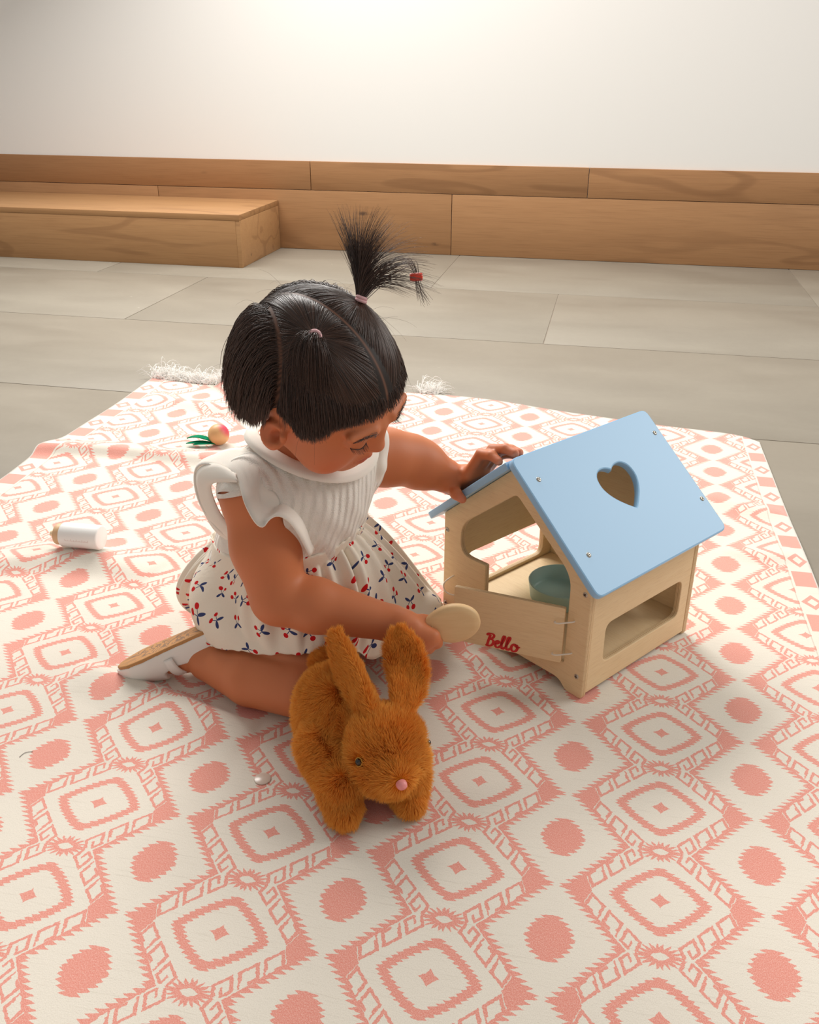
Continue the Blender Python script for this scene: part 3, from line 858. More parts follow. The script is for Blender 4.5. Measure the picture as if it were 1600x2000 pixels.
# ears
for sg in (1, -1):
    ec = np.array([0.019, -0.030, 0.081 * sg])
    en = nrm(HR * sg + HUp * 0.42 - HF * 0.16); eu = nrm(HUp * 0.62 - HF * 0.62); eu = nrm(eu - en * eu.dot(en)); eax = np.stack([np.cross(eu, en) * sg, eu, en])
    if eax[0].dot(HF) < 0: eax[0] = -eax[0]
    e = lambda a, b, c=0.0: hd(*ec) + 0.88 * (eax[0] * a * 1.12 + eax[1] * b * 0.70 + eax[2] * c)
    B.ell(e(-0.001, 0.0, -0.002), (0.0160, 0.0150, 0.0055), eax, 0.005)
    hx = [e(0.013 * math.cos(a) - 0.001, 0.020 * math.sin(a) + 0.001, 0.0035) for a in np.linspace(math.radians(35), math.radians(285), 12)]
    B.chain(hx, [0.0032] * 8 + [0.0036, 0.004, 0.0048, 0.0052], 0.003)
    hx2 = [e(0.0075 * math.cos(a) + 0.001, 0.012 * math.sin(a) - 0.001, 0.003) for a in np.linspace(math.radians(110), math.radians(265), 7)]
    B.chain(hx2, [0.0022] * 7, 0.003)
    B.ell(e(0.0035, -0.001, 0.005), (0.0066, 0.0058, 0.0080), eax, 0.003, sub=True)
    B.ell(e(0.0105, -0.004, 0.002), (0.0035, 0.0045, 0.0035), eax, 0.003)   # tragus
# arms
def limb(pts, rad, k): B.chain(pts, rad, k)
limb([SHR, SHR * .5 + ELR * .5 + BR * 0.003, ELR], [0.0345, 0.0380, 0.0345], 0.016)
mid = ELR * .68 + WRR * .32
limb([ELR, mid, WRR], [0.0335, 0.0335, 0.0215], 0.008)
limb([SHL, SHL * .45 + ELL * .55, ELL], [0.036, 0.036, 0.0335], 0.016)
limb([ELL, ELL * .65 + WRL * .35, WRL], [0.0335, 0.0325, 0.0225], 0.010)
# left hand on the roof board
WL2 = hslope(0.715, 0.006, 0.022)
B.cone(WRL, WL2, 0.0215, 0.0185, 0.008)
KN = [hslope(0.49, -0.002, 0.0165), hslope(0.46, 0.0115, 0.0165), hslope(0.47, 0.024, 0.015), hslope(0.51, 0.0355, 0.0135)]
PI = [hslope(0.315, 0.002, 0.0300), hslope(0.26, 0.0145, 0.0285), hslope(0.28, 0.0275, 0.025), hslope(0.35, 0.0400, 0.021)]
TI = [hslope(0.175, -0.001, 0.0078), hslope(0.085, 0.0135, 0.0078), hslope(0.115, 0.0275, 0.0075), hslope(0.22, 0.0410, 0.007)]
fr_ = [0.0072, 0.0074, 0.007, 0.0062]
for a, b, c, r in zip(KN, PI, TI, fr_):
    B.cone(WL2 + (a - WL2) * 0.15, a, 0.0145, r + 0.0030, 0.010)
    B.chain([a, b], [r + 0.001, r + 0.0003], 0.003)
    m = b * .5 + c * .5 + (b - a) * 0.12
    B.chain([b, m, c], [r + 0.0002, r - 0.0004, r - 0.0014], 0.0025)
TH = [hslope(0.68, -0.004, 0.016), hslope(0.595, -0.0185, 0.0095), hslope(0.555, -0.0250, -0.0005), hslope(0.525, -0.0245, -0.0115)]
B.cone(WL2, TH[0], 0.016, 0.0115, 0.01)
B.chain(TH, [0.0112, 0.0088, 0.0078, 0.0062], 0.004)
# right hand, a fist around the brush handle
BRA, BRB = at(796, 1258, 1.118), at(856, 1222, 1.118)
AX = nrm(BRB - BRA); FC = at(815, 1247, 1.118)
E1 = -FWD - AX * (-FWD).dot(AX); E1 = nrm(E1 * 1.0 + 0.25 * UP); E1 = nrm(E1 - AX * E1.dot(AX)); E2 = np.cross(AX, E1)
if E2.dot(RT) < 0: E2 = -E2
RH = 0.0062
ring = lambda off, ang, rad: FC + AX * off + (E1 * math.cos(ang) + E2 * math.sin(ang)) * rad
PALM = FC + E1 * 0.016 - E2 * 0.012
B.cone(WRR, WRR * .35 + PALM * .65, 0.021, 0.019, 0.008)
for i, off in enumerate((0.018, 0.006, -0.006, -0.0175)):
    r = (0.0070, 0.0072, 0.0068, 0.0060)[i]
    k0 = ring(off, math.radians(28), RH + r + 0.006)
    B.cone(WRR * .35 + PALM * .65, k0, 0.015, r + 0.003, 0.010)
    pts = [k0, ring(off, math.radians(85), RH + r + 0.0035), ring(off * 0.95, math.radians(150), RH + r + 0.001), ring(off * 0.9, math.radians(215), RH + r - 0.0005), ring(off * 0.85, math.radians(262), RH + r - 0.0008)]
    B.chain(pts, [r + 0.0012, r + 0.0004, r, r - 0.0006, r - 0.0012], 0.0025)
tb = ring(0.004, math.radians(-35), RH + 0.016)
B.chain([WRR * .35 + PALM * .65, tb, ring(0.016, math.radians(-70), RH + 0.009), ring(0.024, math.radians(-110), RH + 0.0068)], [0.014, 0.0100, 0.0082, 0.0066], 0.005)
B_ALL = B.v.copy()
bV, bF = B.mesh(relax=3)
bV[:, 2] = np.maximum(bV[:, 2], 0.0022)

# skin colour: base tone, redder lips, cheeks, knuckles, darker scalp under the hair
H = (bV - HC) @ HAX.T
bN = vnormals(bV, bF)
skin = np.tile(np.array(srgb(204, 123, 80)[:3]), (len(bV), 1))
def tint(mask, c, a):
    global skin
    m = np.clip(mask, 0, 1)[:, None] * a
    skin = skin * (1 - m) + np.array(srgb(*c)[:3]) * m
gs = lambda P, c, r: np.exp(-(np.linalg.norm(P - np.asarray(c), axis=1) / r) ** 2)
for sg in (1, -1):
    tint(gs(H, (0.078, -0.046, 0.044 * sg), 0.024), (216, 118, 88), 0.5)
    tint(gs(H, (0.012, -0.030, 0.085 * sg), 0.020), (214, 120, 84), 0.6)
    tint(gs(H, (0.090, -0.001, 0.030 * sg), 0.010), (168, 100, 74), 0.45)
lip = np.exp(-((H[:, 1] + 0.0552) / 0.0068) ** 2 - (H[:, 2] / 0.0145) ** 2) * (H[:, 0] > 0.078)
tint(lip * 1.3, (188, 92, 82), 0.75)
tint(gs(H, (0.100, -0.029, 0), 0.010), (214, 128, 96), 0.4)
for p in TI + [TH[3]]: tint(gs(bV, p, 0.010), (222, 138, 112), 0.5)
tint(gs(bV, TH[3] + (TH[3] - TH[2]) * 0.1 + np.array(HV) * -0.006, 0.0055), (226, 150, 124), 0.6)

M_SKIN = Mat('skin', rough=0.5, spec=0.35)
M_SKIN.color(M_SKIN.attr('Col').outputs['Color'])
M_SKIN.p.inputs['Subsurface Weight'].default_value = 0.22
M_SKIN.p.inputs['Subsurface Radius'].default_value = (0.010, 0.004, 0.002)
M_SKIN.p.inputs['Subsurface Scale'].default_value = 0.5
_n = M_SKIN.noise(M_SKIN.coord('Object'), 420, 2)
M_SKIN.bump(_n, 0.06, 0.0004)

child = empty('person', (float(PEL[0]), float(PEL[1]), 0.0))
tag(child, 'toddler kneeling on the rug in a white and cherry-print dress, hair in two ponytails', 'person')
mesh_obj('body', bV, bF, M_SKIN, child, col=skin)

# ---- clothes
def push_out(P, vol, gap, it=6):
    """move points out of a distance volume until they clear it by gap"""
    P = P.copy(); n = np.array(vol.shape)
    def samp(Q):
        g = np.clip((Q - B.lo) / B.h, 0, n - 1.001); i = g.astype(int); f = g - i; r = 0
        for a in (0, 1):
            for b in (0, 1):
                for c in (0, 1):
                    w = (f[:, 0] if a else 1 - f[:, 0]) * (f[:, 1] if b else 1 - f[:, 1]) * (f[:, 2] if c else 1 - f[:, 2])
                    r = r + w * vol[i[:, 0] + a, i[:, 1] + b, i[:, 2] + c]
        return r
    for _ in range(it):
        d = samp(P); m = d < gap
        if not m.any(): break
        Q = P[m]; e = 0.003
        g = np.stack([samp(Q + np.eye(3)[k] * e) - samp(Q - np.eye(3)[k] * e) for k in range(3)], 1)
        g /= np.linalg.norm(g, axis=1)[:, None] + 1e-9
        P[m] = Q + g * (gap - d[m])[:, None]
    return P

def gauze_mat(name, base, rib=0.0):
    m = Mat(name, rough=0.88, spec=0.12); m.color(base)
    co = m.coord('Object'); v = m.scale(co, (900, 900, 900)); w = m.noise(v, 1.0, 2)
    h = w * 0.5
    if rib:
        x, y, z = m.xyz(co)
        q = (x * float(BR[0]) + y * float(BR[1])) * 1.0 + z * 0.22
        wob = m.noise(co, 22, 3) - 0.5
        h = h + ((q * rib + wob * 5.5).sin() * 0.5 + 0.5) * 0.9 + m.noise(m.scale(co, (60, 60, 25)), 1.0, 3) * 0.8
    m.bump(h, 0.75 if rib else 0.35, 0.0035 if rib else 0.0008)
    m.p.inputs['Subsurface Weight'].default_value = 0.18
    m.p.inputs['Subsurface Radius'].default_value = (0.006, 0.005, 0.004)
    return m
M_GAUZE = gauze_mat('crinkled_gauze', srgb(243, 236, 226), 620.0)
M_GAUZE_PLAIN = gauze_mat('white_gauze', srgb(243, 236, 225))

T = Field(B.lo, B.lo + (np.array(B.v.shape) - 1) * B.h, 0.003); torso(T)
tV, tF = T.mesh(iso=0.0055, relax=3)
WC = at(562, 1040, 1.205); WN = nrm(np.array([-0.16 * BF[0], -0.16 * BF[1], 1.0]))
CC = at(612, 858, 1.125); CN = nrm(BZ * 0.93 + BF * 0.30)
cxa = nrm(BF - CN * BF.dot(CN)); cya = np.cross(CN, cxa)
c_ = tV[tF].mean(1)
rel = c_ - CC; rad = np.hypot(rel @ cxa, rel @ cya); hgt = rel @ CN
keep = ~((rad < 0.066) & (hgt > -0.05))
for Sj, El, sg in ((SHR, ELR, 1), (SHL, ELL, -1)):
    nd = nrm(BR * sg * 0.95 + nrm(El - Sj) * 0.3)
    ax_ = nrm(El - Sj); q_ = c_ - Sj; along_ = q_ @ ax_
    off_ = np.linalg.norm(q_ - along_[:, None] * ax_, axis=1)
    keep &= ~((off_ < np.where((along_ > -0.004) & ((q_ @ (BR * sg)) > 0.012), 0.060, 0.041)) & ((q_ @ (BR * sg)) > -0.006) & (along_ > -0.012))
keep &= ((c_ - WC) @ WN) > -0.016
tF2 = tF[keep]; used = np.unique(tF2); remap = np.full(len(tV), -1); remap[used] = np.arange(len(used))
gV = tV[used].copy()
_e = np.sort(np.concatenate([remap[tF2][:, [k, (k + 1) % 4]] for k in range(4)]), axis=1)
_e, _n = np.unique(_e, axis=0, return_counts=True); _e = _e[_n == 1]        # trim the cut edges smooth
for _ in range(25):
    A_ = np.zeros_like(gV); n_ = np.zeros(len(gV))
    for a_, b_ in ((0, 1), (1, 0)):
        np.add.at(A_, _e[:, a_], gV[_e[:, b_]]); np.add.at(n_, _e[:, a_], 1)
    m_ = n_ == 2; gV[m_] = 0.5 * gV[m_] + 0.5 * A_[m_] / n_[m_][:, None]
fold = np.sin((gV @ BR) * 160 + 3 * np.sin(gV[:, 2] * 40)) * np.sin(gV[:, 2] * 55 + 2) * 0.0012
gV += vnormals(tV, tF)[used] * fold[:, None]
dress = mesh_obj('bodice', gV, remap[tF2], M_GAUZE, child)
tag(dress, 'white crinkled gauze bodice')

# collar band round the neckline
ph = np.linspace(0, 2 * math.pi, 72, endpoint=False); colV = []
ring_h = []
relv = gV - CC; rv = np.hypot(relv @ cxa, relv @ cya); av = np.arctan2(relv @ cya, relv @ cxa); hv = relv @ CN
for a in ph:
    da = np.abs((av - a + math.pi) % (2 * math.pi) - math.pi)
    m = (da < 0.16) & (rv < 0.086) & (hv > -0.06)
    ring_h.append(hv[m].max() if m.any() else 0.0)
ring_h = np.array(ring_h)
for _ in range(12): ring_h = (np.roll(ring_h, 1) + ring_h * 2 + np.roll(ring_h, -1)) / 4
for a, h in zip(ph, ring_h):
    d = cxa * math.cos(a) + cya * math.sin(a)
    for r, k in ((0.0825, -0.004), (0.0815, 0.0010), (0.077, 0.0030), (0.072, 0.0048), (0.0675, 0.0060), (0.0660, 0.0050), (0.0675, 0.0015)):
        colV.append(CC + d * r + CN * (h + k))
mesh_obj('collar', np.array(colV), grid_faces(72, 7, True, flip=True), M_GAUZE_PLAIN, child)

# flutter sleeves
def strip(name, seam, free, waves, amp, n=70, rows=7, bulge=0.006, out=None, fit=True):
    a, b = catmull(np.array(seam), n), catmull(np.array(free), n); V = []
    tang = np.gradient(b, axis=0); tang /= np.linalg.norm(tang, axis=1)[:, None] + 1e-9
    for i in range(n):
        d = b[i] - a[i]; nn = np.cross(tang[i], nrm(d))
        if out is not None and nn.dot(a[i] * .3 + b[i] * .7 - out) < 0: nn = -nn
        for j in range(rows):
            t = j / (rows - 1)
            w = amp * t * math.sin(waves * 2 * math.pi * i / n + 0.7 * math.sin(i * 0.21)) * min(1, 5 * min(i, n - 1 - i) / n + 0.2)
            V.append(a[i] + d * t + nn * (bulge * math.sin(math.pi * t) + w))
    V = np.array(V)
    if fit: V = push_out(V, B_ALL, 0.0035, 8)
    g = V.reshape(n, rows, 3)
    for _ in range(2): g[1:-1] = (g[:-2] + 2 * g[1:-1] + g[2:]) / 4
    V = push_out(g.reshape(-1, 3), B_ALL, 0.0030, 4) if fit else g.reshape(-1, 3)
    o = mesh_obj(name, V, grid_faces(n, rows), M_GAUZE_PLAIN, child)
    md = o.modifiers.new('thickness', 'SOLIDIFY'); md.thickness = 0.0016; md.offset = 0
    return o
seamR = [at(440, 1048, 1.16), at(412, 1010, 1.17), at(398, 950, 1.17), at(402, 908, 1.165), at(432, 882, 1.15), at(480, 876, 1.115), at(508, 905, 1.085), at(505, 945, 1.08), at(548, 972, 1.09), at(586, 1000, 1.105), at(606, 1050, 1.125)]
freeR = [at(462, 1050, 1.135), at(424, 1030, 1.13), at(386, 978, 1.13), at(384, 916, 1.115), at(424, 912, 1.085), at(462, 938, 1.055), at(478, 986, 1.035), at(510, 1029, 1.035), at(540, 1008, 1.04), at(582, 1040, 1.06), at(604, 1088, 1.10)]
strip('flutter_sleeve', seamR, freeR, 4, 0.0022, out=SHR)
# the turned-back half behind the arm
seamB = [at(446, 1050, 1.135), at(410, 1016, 1.135), at(388, 968, 1.13), at(385, 920, 1.115), at(420, 905, 1.09), at(462, 925, 1.06)]
freeB = [at(456, 1032, 1.115), at(430, 1002, 1.11), at(414, 966, 1.10), at(414, 946, 1.088), at(438, 942, 1.066), at(465, 942, 1.048)]
strip('flutter_sleeve', seamB, freeB, 2, 0.0006, n=40, rows=5, bulge=0.003, out=SHR, fit=False)
axL = nrm(ELL - SHL); sx = nrm(np.cross(axL, BZ)); sy = np.cross(sx, axL)
aa = np.linspace(-2.2, 2.2, 12)
cl = SHL + axL * 0.012
seamL = [cl + (sy * math.cos(a) + sx * math.sin(a)) * 0.043 - axL * 0.016 for a in aa]
freeL = [cl + (sy * math.cos(a) + sx * math.sin(a)) * (0.047 + 0.002 * math.sin(3 * a)) + axL * 0.004 for a in aa]
strip('flutter_sleeve', seamL, freeL, 5, 0.003, out=SHL)

# skirt with cherry print
M_SKIRT = Mat('cherry_print_linen', rough=0.88, spec=0.12)
def skirt_material(m):
    uvs = m.n('ShaderNodeUVMap', uv_map='UVMap').outputs[0]
    x, y, _ = m.xyz(uvs); CS = 0.037
    gy = y / CS; row = gy.floor()
    gx = x / CS + (row * 0.5).fract() * 1.0
    cx, cy = gx.floor(), row
    wn = m.n('ShaderNodeTexWhiteNoise', noise_dimensions='2D'); m.link(m.vec(cx, cy), wn.inputs['Vector'])
    r1, r2, r3 = m.xyz(wn.outputs['Color'])
    lx = (gx.fract() - 0.5 + (r1 - 0.5) * 0.34) * CS; ly = (gy.fract() - 0.5 + (r2 - 0.5) * 0.34) * CS
    a = S(m.nt, wn.outputs['Value']) * 6.283
    ca, sa = a.cos(), a.sin()
    px, py = lx * ca - ly * sa, lx * sa + ly * ca
    def ell(ox, oy, rx, ry, rot):
        c, s_ = math.cos(rot), math.sin(rot)
        dx, dy = px - ox, py - oy
        u, v = dx * c + dy * s_, dy * c - dx * s_
        return ((u / rx).sq() + (v / ry).sq()).lt(1.0)
    red = ell(-0.0048, -0.0062, 0.0031, 0.0035, 0.3).max(ell(0.0046, -0.0070, 0.0031, 0.0036, -0.2))
    leaf = ell(-0.0042, 0.0048, 0.0047, 0.0019, 2.45).max(ell(0.0040, 0.0052, 0.0047, 0.0020, 0.75))
    k = (0.003 - py) / 0.0085
    stem = ((px + k * 0.0046).abs().min((px - k * 0.0044).abs())).lt(0.00055) * py.lt(0.003) * py.gt(-0.0045)
    nz = m.noise(uvs, 900, 2)
    c = m.mix((nz * 0.4).clamp(), srgb(243, 233, 217), srgb(228, 214, 192))
    c = m.mix(leaf.max(stem), c, srgb(58, 68, 112))
    c = m.mix(red, c, srgb(208, 32, 36))
    m.color(c)
    m.bump(nz * 0.5 + m.noise(uvs, 120, 3) * 0.9, 0.35, 0.0012)
    m.p.inputs['Subsurface Weight'].default_value = 0.15
    m.p.inputs['Subsurface Radius'].default_value = (0.006, 0.005, 0.004)
skirt_material(M_SKIRT)
SK = [  # waist, belly of the cloth, hem, all round from the child's back over its right side to the front
    (at(424, 1052, 1.225), at(352, 1158, 1.305), at(398, 1206, 1.31)),
    (at(440, 1076, 1.185), at(380, 1170, 1.295), at(408, 1203, 1.31)),
    (at(464, 1086, 1.165), at(418, 1172, 1.262), at(436, 1213, 1.275)),
    (at(486, 1092, 1.145), at(448, 1196, 1.225), at(452, 1262, 1.235)),
    (at(508, 1092, 1.135), at(478, 1205, 1.160), at(500, 1276, 1.172)),
    (at(590, 1088, 1.125), at(590, 1195, 1.135), at(592, 1277, 1.142)),
    (at(640, 1058, 1.14), at(680, 1185, 1.145), at(672, 1268, 1.148)),
    (at(668, 1036, 1.15), at(735, 1150, 1.17), at(738, 1284, 1.205)),
    (at(690, 1016, 1.18), at(792, 1118, 1.255), at(855, 1203, 1.315)),
    (at(704, 998, 1.225), at(772, 1074, 1.31), at(848, 1160, 1.37)),
    (at(692, 980, 1.27), at(715, 1045, 1.36), at(760, 1112, 1.42)),
    (at(600, 985, 1.30), at(570, 1050, 1.39), at(570, 1110, 1.43)),
    (at(480, 1015, 1.28), at(430, 1085, 1.355), at(436, 1150, 1.37)),
]
SN, SR = 300, 44
sw, sb, sh_ = (catmull(np.array([k[i] for k in SK]), SN, True) for i in range(3))
arc = np.r_[0, np.cumsum(np.linalg.norm(np.diff(catmull(np.array([k[1] for k in SK]), SN, True), axis=0), axis=1))]
kV, kUV = [], []
_pr = [(rng.integers(9, 34), rng.uniform(0, 6.3), rng.uniform(0.4, 1)) for _ in range(7)]
mid_c = np.array([k[1] for k in SK]).mean(0)
for i in range(SN):
    w, b, h = sw[i], sb[i], sh_[i]; a = 2 * math.pi * i / SN
    gather = sum(am * math.sin(fq * a + p_) for fq, p_, am in _pr) / 3.2
    pleat = math.sin(46 * a + 1.6 * math.sin(5 * a)) * 0.6 + gather
    out = nrm((w - WC) - WN * (w - WC).dot(WN))
    t2 = np.linspace(0, 1, SR)
    for j, t in enumerate(t2):
        if j == 0: p = w + out * 0.0045 + WN * 0.0075 + out * pleat * 0.0018; L = -0.008
        elif j == 1: p = w + out * 0.0035 + WN * 0.003 + out * pleat * 0.0012; L = -0.003
        else:
            t = (j - 2) / (SR - 3)
            # quadratic through the belly point at t = 0.58
            c1 = (b - w * 0.42 ** 2 - h * 0.58 ** 2) / (2 * 0.42 * 0.58)
            p = (1 - t) ** 2 * w + 2 * t * (1 - t) * c1 + t * t * h
            L = t * (np.linalg.norm(b - w) + np.linalg.norm(h - b))
            amp = 0.0042 * min(1, t * 6 + 0.25) * (1 - 0.25 * t)
            drape = gather * 0.010 * math.sin(math.pi * min(1, t * 1.05)) + pleat * amp * (1 - 0.5 * t)
            o2 = nrm(p - (mid_c * 0.5 + WC * 0.5) + BZ * 0.05)
            p = p + o2 * drape
        kV.append(p); kUV.append((arc[i] * 1.0, -L))
kV = np.array(kV); kUV = np.array(kUV)
kV = push_out(kV, B_CORE, 0.005)
sg_ = kV.reshape(SN, SR, 3)
for _ in range(2):                                        # settle after fitting
    s2 = (np.roll(sg_, 1, 0) + np.roll(sg_, -1, 0) + 2 * sg_) / 4; sg_[:, 4:-1] = s2[:, 4:-1] * .6 + sg_[:, 4:-1] * .4
kV = push_out(sg_.reshape(-1, 3), B_CORE, 0.0045, 3)
kV[:, 2] = np.maximum(kV[:, 2], 0.004)
skirt = mesh_obj('skirt', kV, grid_faces(SN, SR, True, flip=True), M_SKIRT, child, uv=kUV)
tag(skirt, 'cream skirt printed with red and navy cherries')
md = skirt.modifiers.new('thickness', 'SOLIDIFY'); md.thickness = 0.0012; md.offset = 1

# ---- shoe
M_LEATHER = Mat('white_leather', rough=0.42, spec=0.4).color(srgb(240, 235, 228))
_n = M_LEATHER.noise(M_LEATHER.coord('Object'), 260, 3); M_LEATHER.bump(_n, 0.12, 0.0005)
M_GUM = Mat('gum_sole', rough=0.6, spec=0.3)
_co = M_GUM.coord('UV'); _x, _y, _ = M_GUM.xyz(_co)
_w = M_GUM.noise(M_GUM.vec(_x * 1.6, _y * 1.0), 2.6, 1, 0.4, 0.9)
_blob = (_w - 0.5).abs().smooth(0.075, 0.055)
_rim = M_GUM.attr('Rim'); _rx = M_GUM.xyz(_rim.outputs['Vector'])[0]
_c = M_GUM.mix(_blob * (1.0 - _rx) * 0.9, srgb(190, 138, 86), srgb(128, 100, 78))
M_GUM.color(_c); M_GUM.bump(_blob * -1.0 + M_GUM.noise(_co, 40, 2) * 0.3, 0.4, 0.001)
def halfw(t): return float(np.interp(t, [0, 0.04, 0.12, 0.3, 0.5, 0.7, 0.85, 0.95, 1.0], [0.006, 0.015, 0.0215, 0.0225, 0.0235, 0.0275, 0.0255, 0.016, 0.005]))
SF = Field(SH_TOE.clip(max=SH_HEEL) - 0.06, SH_TOE.clip(min=SH_HEEL) + 0.07, 0.0016)
for t in np.linspace(0.03, 0.97, 40):
    hw_ = halfw(t); up_ = float(np.interp(t, [0, 0.1, 0.3, 0.6, 0.85, 1], [0.048, 0.054, 0.050, 0.040, 0.029, 0.015]))
    SF.ell(sh(t, 0, 0.003), (0.010, hw_, up_), (ft, fside, fd), 0.006)
g_ = np.stack(np.meshgrid(*[SF.lo[i] + SF.h * np.arange(SF.n[i]) for i in range(3)], indexing='ij'), -1)
q_ = g_ - SH_HEEL; tt_, ww_, dd_ = (q_ @ ft) / FL, q_ @ fside, q_ @ fd

SF.v = np.maximum(SF.v, (0.0005 - dd_)).astype(np.float32)
topl = np.interp(tt_, [-0.1, 0.0, 0.10, 0.30, 0.50, 0.60, 0.68], [0.052, 0.050, 0.042, 0.030, 0.026, 0.029, 0.06])
SF.v = np.maximum(SF.v, (dd_ - topl)).astype(np.float32)
shoe = None
uV, uF = SF.mesh(relax=2)
uV = uV + 0.0
shoe = mesh_obj('shoe', uV, uF, M_LEATHER, child); tag(shoe, 'white leather shoe')
ts = np.r_[np.linspace(0, 1, 40) ** 1.0]
pts = [(t, halfw(t) + 0.0012) for t in ts] + [(t, -halfw(t) - 0.0012) for t in ts[::-1]]
n_ = len(pts); solV, solUV, rim = [], [], []
for d0, sc in ((0.0012, 1.0), (-0.0008, 1.03), (-0.0030, 1.0), (-0.0034, 0.94), (-0.0034, 0.5), (-0.0034, 0.0)):
    for t, w in pts:
        solV.append(sh(0.5 + (t - 0.5) * (1.0 + (sc - 1) * 0.4), w * sc, d0)); solUV.append((t * 3.2, w * sc * 22)); rim.append(1.0 if sc > 0.85 else 0.0)
solF = []
for k in range(5):
    for i in range(n_):
        a, b = k * n_ + i, k * n_ + (i + 1) % n_
        solF.append((a, b, b + n_, a + n_))
sole = mesh_obj('sole', np.array(solV), solF, M_GUM, shoe, uv=np.array(solUV), col={'Rim': np.array(rim)}); tag(sole, 'brown gum rubber sole')
sp = []
for a in np.linspace(-1.75, 1.75, 26):
    sp.append((a,))
stV = []
for (a,) in sp:
    for dt in (-0.042, -0.014, 0.014, 0.042):
        t = 0.47 + dt + 0.03 * math.sin(a)
        stV.append(sh(t, 0.0262 * math.sin(a), 0.016 + 0.0265 * math.cos(a)))
strap = mesh_obj('strap', np.array(stV), grid_faces(26, 4), M_LEATHER, shoe)
md = strap.modifiers.new('thickness', 'SOLIDIFY'); md.thickness = 0.0022; md.offset = 1

# ---- face details and hair
M_LASH = Mat('dark_lash', rough=0.6).color(srgb(48, 31, 25))
def on_face(f, u, r, lift=0.0006):
    """nearest body-surface point in front of a head-space position"""
    P = hd(f, u, r); d = np.linalg.norm(bV - P, axis=1); i = int(d.argmin()); return bV[i] + bN[i] * lift
for sg in (1, -1):
    k = [on_face(0.0945 - 0.012 * abs(t - 0.4), -0.0055 - 0.0022 * math.sin(math.pi * t), (0.0185 + 0.0265 * t) * sg) for t in np.linspace(0, 1, 9)]
    lash = mesh_obj('eyelashes', *tube(catmull(k, 20), np.r_[np.linspace(0.0002, 0.00055, 10), np.linspace(0.00055, 0.00025, 10)], 6), M_LASH, child)
    LS = []
    kk = catmull(k, 34)
    for p in kk[4:]:
        d = nrm(HF * 0.85 - HUp * 0.42 + HR * sg * 0.18); tt = np.linspace(0, 1, 5)[:, None]
        LS.append(p + d * tt * 0.0075 * rng.uniform(.8, 1.1) + HUp * (tt ** 2) * 0.0018 + rng.normal(0, 0.0004, 3) * tt)
    strands('lash_hairs', np.array(LS), np.linspace(0.00022, 0.00006, 5), M_LASH, lash)['kind'] = 'stuff'
BRW = []
for sg in (1, -1):
    for _ in range(150):
        t = rng.random(); p = on_face(0.094, 0.0085 + 0.003 * math.sin(math.pi * t) + rng.normal(0, 0.0011), (0.015 + 0.031 * t) * sg, 0.0002)
        d = nrm(HR * sg * 0.9 - HF * 0.4 * t + HUp * 0.25 * (0.6 - t) + rng.normal(0, 0.12, 3)); tt = np.linspace(0, 1, 4)[:, None]
        BRW.append(p + d * tt * 0.0045 + HF * 0.0004 * tt)
M_HAIR = Mat('dark_brown_hair', rough=0.30, spec=0.6)
_r = S(M_HAIR.nt, M_HAIR.n('ShaderNodeHairInfo').outputs['Random'])
M_HAIR.color(M_HAIR.mix(_r, srgb(42, 28, 21), srgb(88, 60, 46)))
brow = strands('eyebrows', np.array(BRW), np.linspace(0.00016, 0.00005, 4), M_HAIR, child); brow['kind'] = 'stuff'

SCR = np.array([0.0905, 0.0825, 0.0785])                       # scalp ellipsoid in head space (f, u, r)
def scalp(n, lift=0.0): return n * (SCR + lift)
def to_world(L): return HC + L @ HAX
PIGR, PIGL = nrm([-0.05, 0.90, 0.44]), nrm([-0.10, 0.86, -0.50])
def hairline(n):
    az = np.degrees(np.arctan2(np.abs(n[:, 2]), n[:, 0]))
    return np.interp(az, [0, 30, 48, 60, 66, 74, 84, 100, 120, 150, 180], [0.36, 0.33, 0.22, -0.02, -0.14, 0.04, 0.10, -0.40, -0.62, -0.70, -0.72])
def has_hair(n): return n[:, 1] > hairline(n)
def back_side(n): return n[:, 0] - (1.2 * np.abs(n[:, 2]) - 1.13)   # > 0 in front of the cross parting

# cap: a thin hair-coloured layer on the scalp with lighter partings
uA, vA = np.meshgrid(np.linspace(0, 2 * math.pi, 160, endpoint=False), np.linspace(0, 1, 60), indexing='ij')
dirs = np.stack([np.cos(uA), np.zeros_like(uA), np.sin(uA)], -1).reshape(-1, 3)
lim = hairline(np.stack([np.cos(uA), 0 * uA, np.sin(uA)], -1).reshape(-1, 3))
ang0 = np.arccos(np.clip(lim, -1, 1)); th = ang0 * vA.reshape(-1)
capn = np.stack([np.sin(th) * dirs[:, 0], np.cos(th), np.sin(th) * dirs[:, 2]], 1)
capV = to_world(scalp(capn, 0.0022 + 0.0022 * np.clip(capn[:, :1], 0, 1)) * np.where(vA.reshape(-1) > 0.97, 0.975, 1.0)[:, None])
dm = np.abs(capn[:, 2]) * np.where((capn[:, 0] > -0.6) & (capn[:, 1] > 0.2), 1, 9)
dc = np.abs(back_side(capn)) * 0.62 * np.where(capn[:, 1] > 0.1, 1, 9)
part = np.exp(-(np.minimum(dm, dc) / 0.017) ** 2)
M_SCALP = Mat('scalp', rough=0.55, spec=0.3)
_p = M_SCALP.xyz(M_SCALP.attr('Part').outputs['Vector'])[0]
M_SCALP.color(M_SCALP.mix(_p, srgb(34, 24, 19), srgb(112, 76, 58)))
hair = mesh_obj('hair', capV, grid_faces(160, 60, True), M_SCALP, child, col={'Part': part}); tag(hair, 'dark hair parted into two ponytails')

